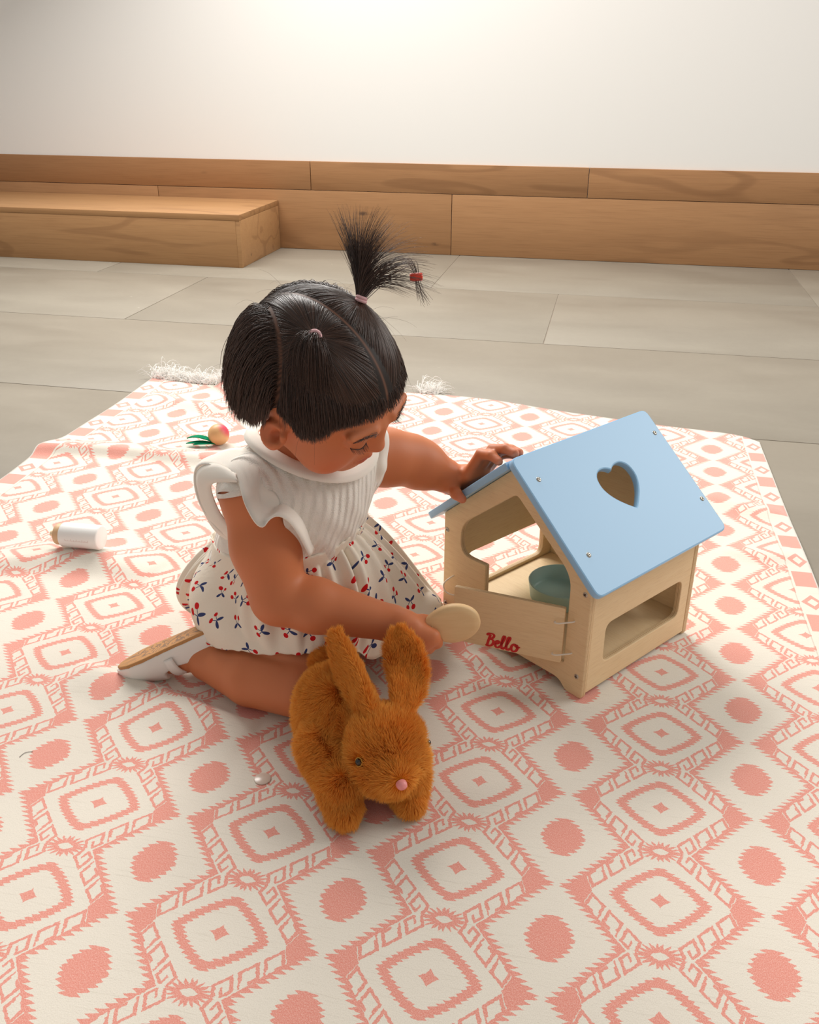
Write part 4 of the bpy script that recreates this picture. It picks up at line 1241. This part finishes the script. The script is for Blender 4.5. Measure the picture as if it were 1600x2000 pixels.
def rand_dirs(n):
    v = rng.normal(size=(n, 3)); return v / np.linalg.norm(v, axis=1)[:, None]
n0 = rand_dirs(110000); n0 = n0[has_hair(n0)]
md_ = np.abs(n0[:, 2]); bs = back_side(n0)
front = bs > 0
gather = front & (n0[:, 1] + rng.normal(0, 0.05, len(n0)) > np.interp(np.abs(n0[:, 2]), [0, 0.45, 0.75], [0.30, 0.34, 0.52]))
parted = ((md_ < 0.014) & front & (n0[:, 0] > -0.7)) | (np.abs(bs) < 0.020)
n0, gather, front = n0[~parted], gather[~parted], front[~parted]
KP = 14
# 1: combed to the ponytail roots
g = n0[gather][:22000]
base = np.where((g[:, 2] > 0)[:, None], PIGR, PIGL)
om = np.arccos(np.clip((g * base).sum(1), -1, 1)); t = np.linspace(0, 1, KP)
sl_ = (np.sin((1 - t)[None] * om[:, None])[..., None] * g[:, None] + np.sin(t[None] * om[:, None])[..., None] * base[:, None]) / (np.sin(om)[:, None, None] + 1e-9)
lift = 0.0022 + rng.uniform(0, 0.0032, len(g))[:, None] * np.sin(np.pi * np.clip(t, 0, 1))[None] ** 0.7 + 0.0075 * t[None] ** 8
gl = sl_ * (SCR + lift[..., None])
gw = to_world(gl.reshape(-1, 3)).reshape(gl.shape)
strands('combed_hair', gw, np.linspace(0.00026, 0.00018, KP), M_HAIR, hair)['kind'] = 'stuff'

def grow(n_init, d0, length, steps, grav, stiff, lift=0.003, scatter=0.1, collide=True, g_dir=None, thick=0.003):
    """strands that fall along the head and then hang: n_init scalp directions"""
    P = to_world(scalp(n_init, lift)); D = d0.copy(); out = [P.copy()]
    st = (length / steps)[:, None]
    gd = np.array([0, 0, -1.0]) if g_dir is None else g_dir
    lf = lift + rng.uniform(0, thick, len(P))
    for k in range(steps):
        D = D * stiff + gd * grav + rng.normal(0, scatter, D.shape) * 0.3
        D /= np.linalg.norm(D, axis=1)[:, None]
        P = P + D * st
        if collide:
            L = (P - HC) @ HAX.T; sc = SCR + lf[:, None]
            q = np.linalg.norm(L / sc, axis=1); m = q < 1
            if m.any():
                L2 = L[m] / q[m][:, None]; Pn = HC + L2 @ HAX; D[m] = (Pn - out[-1][m]); D[m] /= np.linalg.norm(D[m], axis=1)[:, None] + 1e-9; P[m] = Pn
        out.append(P.copy())
    return np.stack(out, 1)
# 2: the loose hair at the back and sides, falling straight
bk = n0[~gather & ~front][:19000]
nb = bk / np.linalg.norm(bk / SCR, axis=1)[:, None] / SCR; nbw = nrm(1) if False else (bk / SCR) @ HAX; nbw /= np.linalg.norm(nbw, axis=1)[:, None]
d0 = -HF * 0.9 - HUp * 0.5 + np.array([0, 0, -0.5]); d0 = d0 - nbw * (nbw @ d0)[:, None]; d0 /= np.linalg.norm(d0, axis=1)[:, None]
Lb = np.clip(0.120 - 0.068 * (1 - bk[:, 1]), 0.022, 0.13) * (1 - 0.6 * rng.random(len(bk)) ** 1.5)
side_ = np.clip((bk[:, 0] + 0.35) / 0.45, 0, 1) * (np.abs(bk[:, 2]) > 0.5); Lb = Lb * (1 - 0.62 * side_)
GB = nrm(-HUp * 0.30 - HF * 0.02 + np.array([0, 0, -0.8]))
hb_ = grow(bk, d0, Lb, 15, 0.22, 0.82, lift=0.0022, scatter=0.07, g_dir=GB, thick=0.0045)
strands('loose_hair', hb_, np.r_[np.full(12, 0.00026), 0.00022, 0.00018, 0.00012, 0.00006][:16], M_HAIR, hair)['kind'] = 'stuff'
# 3: fringe over the forehead and the temples
fg = n0[front & (n0[:, 1] < 0.60)]; fg = fg[rng.random(len(fg)) < np.interp(np.abs(fg[:, 2]), [0.35, 0.75], [0.22, 1.0])][:13000]
nfw = (fg / SCR) @ HAX; nfw /= np.linalg.norm(nfw, axis=1)[:, None]
d0 = HF * 0.55 - HUp * 0.55 + np.array([0, 0, -0.5]); d0 = d0 - nfw * (nfw @ d0)[:, None]; d0 /= np.linalg.norm(d0, axis=1)[:, None]
dist = np.clip((fg[:, 1] - hairline(fg)), 0, 1)
Lf = (0.006 + 0.062 * dist) * (1.10 - 0.6 * rng.random(len(fg)) ** 1.6)
hf_ = grow(fg, d0, Lf, 10, 0.14, 0.88, lift=0.0022, scatter=0.10, thick=0.0012)
strands('fringe_hair', hf_, np.r_[np.full(7, 0.00024), 0.0002, 0.00016, 0.00011, 0.00006], M_HAIR, hair)['kind'] = 'stuff'
# 4: ponytail on the right side of the head, falling forward
def around(b, n, r):
    t1 = nrm(np.cross(b, [0.3, 0.2, 0.9])); t2 = np.cross(b, t1); a = rng.uniform(0, 6.3, n); q = r * np.sqrt(rng.random(n))
    return b + (np.cos(a) * q)[:, None] * t1 + (np.sin(a) * q)[:, None] * t2
npg = 900
s0 = around(PIGR, npg, 0.055); bw = nrm((PIGR / SCR) @ HAX)
fan = rng.normal(0, 1, (npg, 1))
d0 = bw * 1.0 + rng.normal(0, 0.28, (npg, 3)) + (HF * 0.10 + HR * 0.15) + (HF * 0.75 - HR * 0.10) * fan
d0 /= np.linalg.norm(d0, axis=1)[:, None]
hp_ = grow(s0, d0, rng.uniform(0.022, 0.066, npg), 15, 0.30, 0.80, lift=0.006, scatter=0.10)
strands('ponytail', hp_, np.linspace(0.00028, 0.00007, 16), M_HAIR, hair)['kind'] = 'stuff'
# 5: ponytail on the left side, standing up and fanning out
npl = 760
s0 = around(PIGL, npl, 0.05); k1 = np.where(rng.random(npl) < 0.62, rng.random(npl) * 0.32, rng.random(npl))
up_dir = nrm(UP * 1.0 - RT * 0.10); sd_dir = nrm(RT * 0.95 + UP * 0.30)
d0 = up_dir * 1.0 + rng.normal(0, 0.05, (npl, 3)) + UP * 0.6
d0 /= np.linalg.norm(d0, axis=1)[:, None]
Pl = to_world(scalp(s0, 0.006)); out = [Pl.copy()]; D = d0.copy(); st = rng.uniform(0.052, 0.104, npl)[:, None] / 15
bend = (k1 * 0.28 - 0.030)[:, None]
for k in range(15):
    D = D + RT * bend + FWD * rng.normal(0, 0.02, (npl, 1)) - UP * (bend * 0.55) + rng.normal(0, 0.02, D.shape); D /= np.linalg.norm(D, axis=1)[:, None]
    Pl = Pl + D * st; out.append(Pl.copy())
strands('ponytail', np.stack(out, 1), np.linspace(0.00032, 0.00005, 16), M_HAIR, hair)['kind'] = 'stuff'
# flyaway hairs
fl = n0[rng.choice(len(n0), 80)]; nfl = (fl / SCR) @ HAX; nfl /= np.linalg.norm(nfl, axis=1)[:, None]
d0 = nfl * 0.35 - HUp * 0.5 + rng.normal(0, 0.5, fl.shape); d0 /= np.linalg.norm(d0, axis=1)[:, None]
hz_ = grow(fl, d0, rng.uniform(0.02, 0.05, len(fl)), 9, 0.10, 0.9, lift=0.006, scatter=0.15)
strands('flyaway_hair', hz_, np.linspace(0.00011, 0.00004, 10), M_HAIR, hair)['kind'] = 'stuff'
# hair ties and the red bead
M_PINK = Mat('pink_elastic', rough=0.75).color(srgb(238, 188, 190))
def torus(c, axis, R, r, n=28, m=10):
    a1 = nrm(np.cross(axis, [0.31, 0.2, 0.93])); a2 = np.cross(axis, a1); V = []
    for i in range(n):
        a = 2 * math.pi * i / n; d = a1 * math.cos(a) + a2 * math.sin(a)
        for j in range(m):
            b = 2 * math.pi * j / m; V.append(c + d * (R + r * math.cos(b)) + axis * r * math.sin(b))
    F = [(i * m + j, ((i + 1) % n) * m + j, ((i + 1) % n) * m + (j + 1) % m, i * m + (j + 1) % m) for i in range(n) for j in range(m)]
    return np.array(V), F
v_, f_ = torus(to_world(scalp(PIGR, 0.0085)), nrm(bw + HF * 0.15), 0.0052, 0.0022); mesh_obj('hair_tie', v_, f_, M_PINK, child)
bwl = nrm((PIGL / SCR) @ HAX)
v_, f_ = join(torus(to_world(scalp(PIGL, 0.0075)), nrm(bwl + UP * 0.8), 0.0050, 0.0018), torus(to_world(scalp(PIGL, 0.0095)) + UP * 0.0015, nrm(bwl + UP * 0.8), 0.0048, 0.0018))
mesh_obj('hair_tie', v_, f_, M_PINK, child)
M_BEAD = Mat('red_bead', rough=0.3).color(srgb(244, 70, 44))
BP = at(813, 541, 1.03)
v_, f_ = lathe([(0.0018, -0.0072), (0.0040, -0.0070), (0.0046, -0.0055), (0.0046, 0.0055), (0.0040, 0.0070), (0.0018, 0.0072)], 18)
q_ = Vector(RT * 1.0 + UP * 0.06).to_track_quat('Z', 'Y').to_matrix()
bead = mesh_obj('hair_bead', (np.array(q_) @ v_.T).T + BP, f_, M_BEAD, child)
root_ = to_world(scalp(PIGL, 0.012))
lk = []
for k in range(26):
    e = rng.normal(0, 0.0016, 3)
    lk.append(catmull(np.array([root_ + e, root_ + UP * 0.020 + RT * 0.016 + e * 2, root_ + UP * 0.033 + RT * 0.036 + e * 3, BP + UP * 0.016 - RT * 0.006 + e * 2, BP + UP * 0.002 + e, BP - UP * 0.012 + RT * 0.003 + e * 1.4, BP - UP * 0.026 + RT * (0.006 + 0.006 * (k % 2)) + e * 2]), 16))
strands('ponytail', np.array(lk), np.linspace(0.00034, 0.00012, 16), M_HAIR, hair)['kind'] = 'stuff'

# ---------------------------------------------------------------- wooden brush in the child's hand
M_BEECH = Mat('beech_wood', rough=0.5, spec=0.35)
_co = M_BEECH.coord('Object'); _g = M_BEECH.noise(M_BEECH.scale(_co, (25, 160, 160)), 1.0, 3, 0.6)
M_BEECH.color(M_BEECH.mix(_g, srgb(222, 182, 130), srgb(236, 202, 154)))
HEADC = at(886, 1217, 1.112)
bn_ = nrm(-FWD * 0.86 - UP * 0.36 + RT * 0.05); bx_ = nrm(RT * 1.0 + UP * 0.10); bx_ = nrm(bx_ - bn_ * bx_.dot(bn_)); by_ = np.cross(bn_, bx_)
brush = empty('wooden_brush', HEADC); tag(brush, 'pale wooden toy brush with a round flat head, held in the child\'s fist', 'brush')
hv_, hf_2 = [], []
NO = 40
ol = []
for i in range(NO):
    a = 2 * math.pi * i / NO; r = 1.0
    x, y = math.cos(a), math.sin(a)
    ol.append((x * (0.0325 if x > 0 else 0.038), y * 0.0255 * (1.0 if x > 0 else (1 - 0.35 * x * x))))
for sc, z in ((0.0, -0.0065), (0.7, -0.0065), (0.93, -0.0055), (1.0, -0.003), (1.0, 0.003), (0.93, 0.0055), (0.7, 0.0065), (0.0, 0.0065)):
    for x, y in ol: hv_.append(HEADC + bx_ * x * sc + by_ * y * sc + bn_ * z)
bh = mesh_obj('brush_head', np.array(hv_), [(k * NO + i, k * NO + (i + 1) % NO, (k + 1) * NO + (i + 1) % NO, (k + 1) * NO + i) for k in range(7) for i in range(NO)], M_BEECH, brush)
hp = catmull(np.array([HEADC - bx_ * 0.030, BRB, FC, BRA, BRA - AX * 0.012]), 24)
v_, f_ = tube(hp, np.interp(np.linspace(0, 1, 24), [0, 0.25, 0.6, 0.92, 1], [0.0085, 0.0062, 0.0060, 0.0064, 0.004]), 14)
mesh_obj('handle', v_, f_, M_BEECH, brush)

# ---------------------------------------------------------------- plush rabbit
bf = nrm([0.26, -0.96, 0]); br = np.array([bf[1], -bf[0], 0.0])        # facing, and its own right (picture left)
R_ = Field((-0.19, 0.70, -0.004), (0.06, 0.97, 0.22), 0.002)
BHC = at(752, 1452, 1.022); NOSE = at(786, 1536, 0.972)
hf3 = nrm(NOSE - BHC); hr3 = nrm(np.cross(hf3, BZ)); hu3 = np.cross(hr3, hf3); hax3 = np.stack([hf3, hu3, hr3])
if hr3.dot(br) < 0: hr3 = -hr3; hax3[2] = hr3
rh = lambda f, u, r: BHC + hf3 * f + hu3 * u + hr3 * r
BC = np.array([-0.083, 0.872, 0.058])
R_.ell(BC, (0.054, 0.043, 0.046), (bf, br, BZ), 0.02)
R_.ell(BC - bf * 0.018 + BZ * 0.004, (0.038, 0.043, 0.045), (bf, br, BZ), 0.02)
R_.cone(BC + bf * 0.03, BHC - hf3 * 0.02, 0.030, 0.024, 0.014)
R_.ell(BHC, (0.041, 0.038, 0.040), hax3, 0.006)
for sg in (1, -1): R_.ell(rh(0.014, -0.013, 0.021 * sg), (0.027, 0.023, 0.021), hax3, 0.010)
R_.ell(rh(0.034, -0.008, 0), (0.024, 0.019, 0.021), hax3, 0.012)
R_.ell(rh(0.026, -0.028, 0), (0.022, 0.014, 0.020), hax3, 0.010)
PL_, PR_ = on_z(668, 1566, 0.019), on_z(797, 1548, 0.017)
R_.chain([BC + bf * 0.040 + br * 0.030 - BZ * 0.005, PL_ + BZ * 0.018 - bf * 0.006, PL_ + bf * 0.006 + BZ * 0.0], [0.024, 0.0205, 0.0165], 0.008)
R_.cone(PL_, PL_ + bf * 0.016 - BZ * 0.002, 0.0165, 0.0135, 0.006)
R_.chain([BC + bf * 0.042 - br * 0.030 - BZ * 0.005, PR_ + BZ * 0.018 - bf * 0.006, PR_], [0.024, 0.020, 0.0160], 0.008)
R_.cone(PR_, PR_ + bf * 0.014 - BZ * 0.002, 0.016, 0.013, 0.006)
for sg in (1, -1):                                                    # haunches and hind feet
    hq = BC - bf * 0.012 + br * 0.030 * sg
    R_.ell(hq - BZ * 0.018, (0.031, 0.018, 0.033), (bf, br, BZ), 0.006)
    R_.cone(hq - BZ * 0.046 + bf * 0.004, hq - BZ * 0.047 + bf * 0.030, 0.0145, 0.0125, 0.008)
rV, rF = R_.mesh(relax=2); rV[:, 2] = np.maximum(rV[:, 2], 0.003)
M_PLUSH = Mat('ginger_plush', rough=0.8, spec=0.2)
_hr = S(M_PLUSH.nt, M_PLUSH.n('ShaderNodeHairInfo').outputs['Random'])
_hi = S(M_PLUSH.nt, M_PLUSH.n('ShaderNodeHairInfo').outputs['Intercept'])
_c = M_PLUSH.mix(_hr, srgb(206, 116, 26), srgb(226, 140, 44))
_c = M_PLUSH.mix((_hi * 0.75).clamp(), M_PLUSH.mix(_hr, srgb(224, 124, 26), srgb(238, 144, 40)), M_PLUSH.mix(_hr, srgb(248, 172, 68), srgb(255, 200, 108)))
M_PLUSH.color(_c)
M_HIDE = Mat('ginger_backing', rough=0.9, spec=0.1).color(srgb(200, 108, 24))
rabbit = empty('plush_rabbit', (float(BC[0]), float(BC[1]), 0.0)); tag(rabbit, 'ginger plush rabbit with a pink nose standing on the rug in front of the child', 'plush toy')
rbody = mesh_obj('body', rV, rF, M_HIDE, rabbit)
def noise3(P, sc, seed):
    r = np.random.default_rng(seed); o = np.zeros(P.shape)
    for k in range(5):
        w = r.normal(0, 1, (3, 3)) * sc * (0.6 + 0.5 * k); ph = r.uniform(0, 6.3, 3)
        o += np.sin(P @ w.T + ph) / (1 + 0.4 * k)
    return o / 2.2
def fur(V, Fc, n, flow, length, parent, keep=None, rad=0.00020, seed=1):
    P, N = sample_surface(V, Fc, n, keep)
    fl = flow(P, N); fl = fl - N * (fl * N).sum(1)[:, None]; fl /= np.linalg.norm(fl, axis=1)[:, None] + 1e-6
    D = N * 0.62 + fl * 0.72 + noise3(P, 95, seed) * 0.42 + noise3(P, 320, seed + 9) * 0.22 + rng.normal(0, 0.13, P.shape)
    D /= np.linalg.norm(D, axis=1)[:, None]
    L = length * rng.uniform(0.65, 1.12, n)[:, None]
    pts = []
    for t in np.linspace(0, 1, 5):
        pts.append(P - N * 0.0005 + (N * 0.55 * t * (1 - 0.55 * t) + D * t * (0.62 + 0.38 * t)) * L)
    A = np.stack(pts, 1); A[..., 2] = np.maximum(A[..., 2], 0.0012)
    o = strands('fur', A, np.array([1.0, 0.95, 0.8, 0.5, 0.15]) * rad, M_PLUSH, parent); o['kind'] = 'stuff'; return o
def body_flow(P, N):
    wh = np.exp(-(np.linalg.norm(P - BHC, axis=1) / 0.056) ** 8)
    for pw in (PL_, PR_):
        a, b = pw, pw + BZ * 0.045 - bf * 0.012; t = np.clip(((P - a) @ (b - a)) / (b - a).dot(b - a), 0, 1)[:, None]
        wh = wh * (1 - np.exp(-(np.linalg.norm(P - a - t * (b - a), axis=1) / 0.026) ** 6))
    wh = wh[:, None]
    fh = (P - NOSE) * 8 + hu3 * 0.15
    wf = np.clip(N @ bf * 1.4 + 0.2, 0, 1)[:, None]
    fb = -bf * 0.8 * (1 - wf) - BZ * (0.45 + 0.55 * wf) + bf * 0.0
    lowm = np.clip((0.055 - P[:, 2]) / 0.02, 0, 1)[:, None]
    fb = fb * (1 - lowm) + np.tile(-BZ + bf * 0.25, (len(P), 1)) * lowm
    return fh / (np.linalg.norm(fh, axis=1)[:, None] + 1e-6) * wh + fb * (1 - wh)
EYE = {1: rh(0.028, 0.006, 0.036), -1: rh(0.028, 0.006, -0.036)}
eyes = {}
for sg, tgt in ((1, at(706, 1487, 0.99)), (-1, rh(0.016, 0.004, -0.050))):
    i = int(np.linalg.norm(rV - tgt, axis=1).argmin()); eyes[sg] = (rV[i], vnormals(rV, rF)[i])
ni = int(np.linalg.norm(rV - NOSE, axis=1).argmin()); NP, NN = rV[ni], nrm(hf3 * 0.8 + vnormals(rV, rF)[ni] * 0.5)
near = np.minimum(np.minimum(np.linalg.norm(rV - eyes[1][0], axis=1) / 0.0072, np.linalg.norm(rV - eyes[-1][0], axis=1) / 0.0072), np.linalg.norm(rV - NP, axis=1) / 0.0062)
kp = np.clip((near - 0.85) / 0.5, 0, 1)
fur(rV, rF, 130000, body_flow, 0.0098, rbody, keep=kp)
M_EYE = Mat('black_bead', rough=0.08, spec=0.8).color(srgb(12, 10, 10))
M_GOLD = Mat('amber_ring', rough=0.25).color(srgb(196, 146, 52))
for sg in (1, -1):
    p, n_v = eyes[sg]; q_ = np.array(Vector(n_v).to_track_quat('Z', 'Y').to_matrix())
    v_, f_ = lathe([(0.0001, 0.0046), (0.0018, 0.0042), (0.0032, 0.0030), (0.0041, 0.0012), (0.0042, -0.002)], 24)
    e_ = mesh_obj('eye', (q_ @ v_.T).T + p + n_v * 0.0042, f_, M_EYE, rabbit)
    v_, f_ = torus(np.zeros(3), np.array([0, 0, 1.0]), 0.0044, 0.0008, 24, 8)
    mesh_obj('eye_ring', (q_ @ v_.T).T + p + n_v * 0.0045, f_, M_GOLD, e_)
M_NOSE = Mat('pink_satin', rough=0.4, spec=0.5).color(srgb(242, 152, 150))
q_ = np.array(Vector(NN).to_track_quat('Z', 'Y').to_matrix())
v_, f_ = lathe([(0.0001, 0.0042), (0.003, 0.0036), (0.0052, 0.0018), (0.006, -0.001), (0.006, -0.004)], 20)
v_[:, 0] *= 1.0; v_[:, 1] *= 0.9
mesh_obj('nose', (q_ @ v_.T).T + NP + NN * 0.0042, f_, M_NOSE, rabbit)
def ear(name_pts, half, thick, face, label=None):
    """flat padded ear: spine points, half widths, the way its front faces"""
    C = catmull(np.array(name_pts), 30); W = np.interp(np.linspace(0, 1, 30), np.linspace(0, 1, len(half)), half)
    T = np.gradient(C, axis=0); T /= np.linalg.norm(T, axis=1)[:, None]; V = []
    M = 22
    for i in range(30):
        fc = nrm(face - T[i] * T[i].dot(face)); sd = np.cross(T[i], fc)
        for k in range(M):
            a = 2 * math.pi * k / M
            V.append(C[i] + sd * W[i] * math.cos(a) + fc * thick * (W[i] / max(half)) ** 0.5 * math.sin(a) + fc * 0.004 * math.cos(a) ** 2)
    Fq = [(i * M + k, i * M + (k + 1) % M, (i + 1) * M + (k + 1) % M, (i + 1) * M + k) for i in range(29) for k in range(M)]
    V = np.array(V); o = mesh_obj('ear', V, Fq, M_HIDE, rabbit)
    tipd = nrm(C[-1] - C[0])
    # orientation of quads outward for the fur normals
    Nn = vnormals(V, np.array(Fq)); cen = np.repeat(C, M, 0)
    FF = np.array(Fq)
    if ((V - cen) * Nn).sum() < 0: FF = FF[:, ::-1]
    fur(V, FF, 21000, lambda P, N: np.tile(tipd, (len(P), 1)), 0.0082, o, seed=5)
    return o
ear([at(730, 1408, 1.010), at(697, 1338, 1.043), at(674, 1285, 1.062), at(656, 1234, 1.070)], [0.006, 0.0175, 0.0185, 0.0135, 0.004], 0.0065, nrm(-FWD * 0.75 - RT * 0.75))
ear([at(782, 1402, 1.018), at(797, 1335, 1.052), at(790, 1280, 1.070), at(776, 1228, 1.078)], [0.006, 0.0175, 0.0205, 0.0200, 0.006], 0.0065, nrm(-FWD * 1.0 + RT * 0.1))
TL_ = at(634, 1296, 1.125)
TF_ = Field(TL_ - 0.03, TL_ + 0.03, 0.002); TF_.ell(TL_, (0.013, 0.013, 0.016), None, 0.004); tV2, tF2_ = TF_.mesh()
tl_ = mesh_obj('tail', tV2, tF2_, M_HIDE, rabbit); fur(tV2, tF2_, 5000, lambda P, N: np.tile(BZ * 0.6 - RT * 0.4, (len(P), 1)), 0.009, tl_, seed=8)

# ---------------------------------------------------------------- small things on the rug
M_WHITE = Mat('white_lacquer', rough=0.3, spec=0.5).color(srgb(250, 249, 246))
M_CAPW = Mat('bottle_collar_wood', rough=0.5).color(srgb(226, 186, 142))
M_TEAT = Mat('teat_wood', rough=0.5).color(srgb(240, 216, 178))
M_TICK = Mat('grey_pink_print', rough=0.6).color(srgb(212, 178, 168))
BX = at(165, 1067, 1.555); BXr = 0.0208
zz = max(float(rug_z(BX[0] + dx, BX[1] + dy)) for dx in (-0.03, -0.015, 0, 0.015, 0.03) for dy in (-0.006, 0, 0.006))
bottle = empty('toy_baby_bottle', (BX[0], BX[1], zz)); tag(bottle, 'white wooden toy baby bottle lying on its side on the rug', 'toy bottle')
bax = nrm([-0.985, 0.17, 0.0]); bq = np.array(Vector(bax).to_track_quat('Z', 'Y').to_matrix()); bc_ = np.array([BX[0], BX[1], zz + BXr + 0.0004])
pl = lambda v: (bq @ v.T).T + bc_
v_, f_ = lathe([(0.0001, -0.0345), (0.0185, -0.0345), (0.0202, -0.0335), (BXr, -0.0315), (BXr, 0.0325), (0.0202, 0.0342), (0.0185, 0.0350), (0.0001, 0.0350)], 40)
bb = mesh_obj('bottle_body', pl(v_), f_, M_WHITE, bottle, angle=50)
v_, f_ = lathe([(0.0001, 0.0350), (0.0176, 0.0350), (0.0180, 0.0362), (0.0180, 0.0440), (0.0170, 0.0458), (0.0001, 0.0458)], 36)
mesh_obj('screw_collar', pl(v_), f_, M_CAPW, bottle, angle=50)
v_, f_ = lathe([(0.0001, 0.0455), (0.0062, 0.0455), (0.0058, 0.0500), (0.0055, 0.0545), (0.0044, 0.0572), (0.0001, 0.0578)], 24)
mesh_obj('teat', pl(v_), f_, M_TEAT, bottle, angle=50)
tv, tf_ = [], []
# printed scale: short and long strokes along the side facing the camera
cd = C0 - bc_; ca_ = math.atan2(cd.dot(bq[:, 1]), cd.dot(bq[:, 0]))
for k in range(25):
    z = -0.020 + k * 0.0017; ln = (0.20 if k % 6 == 0 else (0.12 if k % 3 == 0 else 0.08))
    a0 = ca_ + (-0.55 if True else 0)
    prt = []
    for j in range(4):
        a = a0 + ln * j / 3 * (1)
        for dz in (-0.00022, 0.00022): prt.append((math.cos(a) * (BXr + 0.0001), math.sin(a) * (BXr + 0.0001), z + dz))
    tv.append((np.array(prt), [(2 * j, 2 * j + 1, 2 * j + 3, 2 * j + 2) for j in range(3)]))
v_, f_ = join(*tv)
# keep the strokes on the lower half as seen from the camera
mesh_obj('printed_scale', pl(v_), f_, M_TICK, bb, smooth=False)

PC = at(428, 857, 2.015); pr_ = 0.0232; pz = float(rug_z(PC[0], PC[1]))
peach = empty('toy_peach', (PC[0], PC[1], pz)); tag(peach, 'small wooden toy peach with green felt leaves, behind the child on the rug', 'toy fruit')
M_PEACH = Mat('painted_peach', rough=0.45)
_x, _y, _z = M_PEACH.xyz(M_PEACH.coord('Object'))
_t = (_x * 0.75 + _z * 0.62 - 0.0155 - 0.012) / 0.02
M_PEACH.color(M_PEACH.mix(_t.smooth(-0.15, 0.45), srgb(226, 176, 122), srgb(224, 70, 92)))
v_, f_ = lathe([(pr_ * math.sin(a) + 1e-5, -pr_ * math.cos(a)) for a in np.linspace(0, math.pi, 22)], 32)
fb_ = mesh_obj('fruit_body', v_ + np.array([0, 0, pr_]), f_, M_PEACH, peach, world=False)
M_FELT = Mat('green_felt', rough=0.95, spec=0.1); _n = M_FELT.noise(M_FELT.coord('Object'), 700, 2)
M_FELT.color(M_FELT.mix(_n, srgb(8, 118, 82), srgb(20, 150, 104)))
def leaf(base, d, L, W, up, parent, name='leaf'):
    d = nrm(d); sd = nrm(np.cross(BZ, d)); V = []
    nl = 14
    for i in range(nl):
        t = i / (nl - 1); w = W * math.sin(math.pi * min(1, t * 0.96 + 0.03)) ** 0.75
        for k in (-1, -0.5, 0, 0.5, 1):
            p = base + d * L * t + sd * w * k + BZ * (up * math.sin(t * 2.6) + 0.0015 * k * k); V.append(p)
    V = np.array(V); V[:, 2] = np.maximum(V[:, 2], rug_z(V[:, 0], V[:, 1]) + 0.0012)
    o = mesh_obj(name, V, grid_faces(nl, 5), M_FELT, parent)
    md = o.modifiers.new('thickness', 'SOLIDIFY'); md.thickness = 0.0018; md.offset = 1
    return o
lb = np.array([PC[0] - 0.004, PC[1] - 0.012, pz + 0.004])
leaf(lb, (-1.0, -0.02, 0), 0.066, 0.0085, 0.004, peach); leaf(lb + BZ * 0.002, (-1.0, 0.20, 0), 0.068, 0.0080, 0.012, peach); leaf(lb + BZ * 0.001, (-1.0, -0.22, 0), 0.050, 0.0075, 0.003, peach)

gp = on_z(782, 1093, 0.001); gl_ = empty('felt_leaf', (gp[0], gp[1], float(rug_z(gp[0], gp[1])))); tag(gl_, 'tiny green felt leaf on the rug just behind the skirt hem', 'leaf')
leaf(np.array([gp[0] + 0.006, gp[1] - 0.008, float(rug_z(gp[0], gp[1])) + 0.001]), (-0.55, 0.8, 0), 0.024, 0.0045, 0.002, gl_, 'leaf_blade')

M_DISC = Mat('clear_sticker', rough=0.25, spec=0.6).color(srgb(232, 212, 196)); M_DISC.p.inputs['Alpha'].default_value = 0.82
dp = on_z(513, 1521, 0.001)
v_, f_ = lathe([(0.0001, 0.0010), (0.0092, 0.0010), (0.0099, 0.0006), (0.0099, 0.0), (0.0001, 0.0)], 28)
dsc = mesh_obj('round_sticker', v_, f_, M_DISC, None); dsc.location = (dp[0], dp[1], float(rug_z(dp[0], dp[1])) + 0.0004)
tag(dsc, 'small round clear sticker lying on the rug beside the plush rabbit', 'sticker')
M_LINT = Mat('dark_thread', rough=0.9).color(srgb(88, 82, 78))
tp = np.array([on_z(*q) for q in ((38, 1479), (46, 1472), (54, 1469), (64, 1468))]); tp[:, 2] = rug_z(tp[:, 0], tp[:, 1]) + 0.0006
v_, f_ = tube(catmull(tp, 16), 0.00028, 5); tag(mesh_obj('loose_thread', v_, f_, M_LINT, None), 'short dark thread lying on the rug', 'thread')
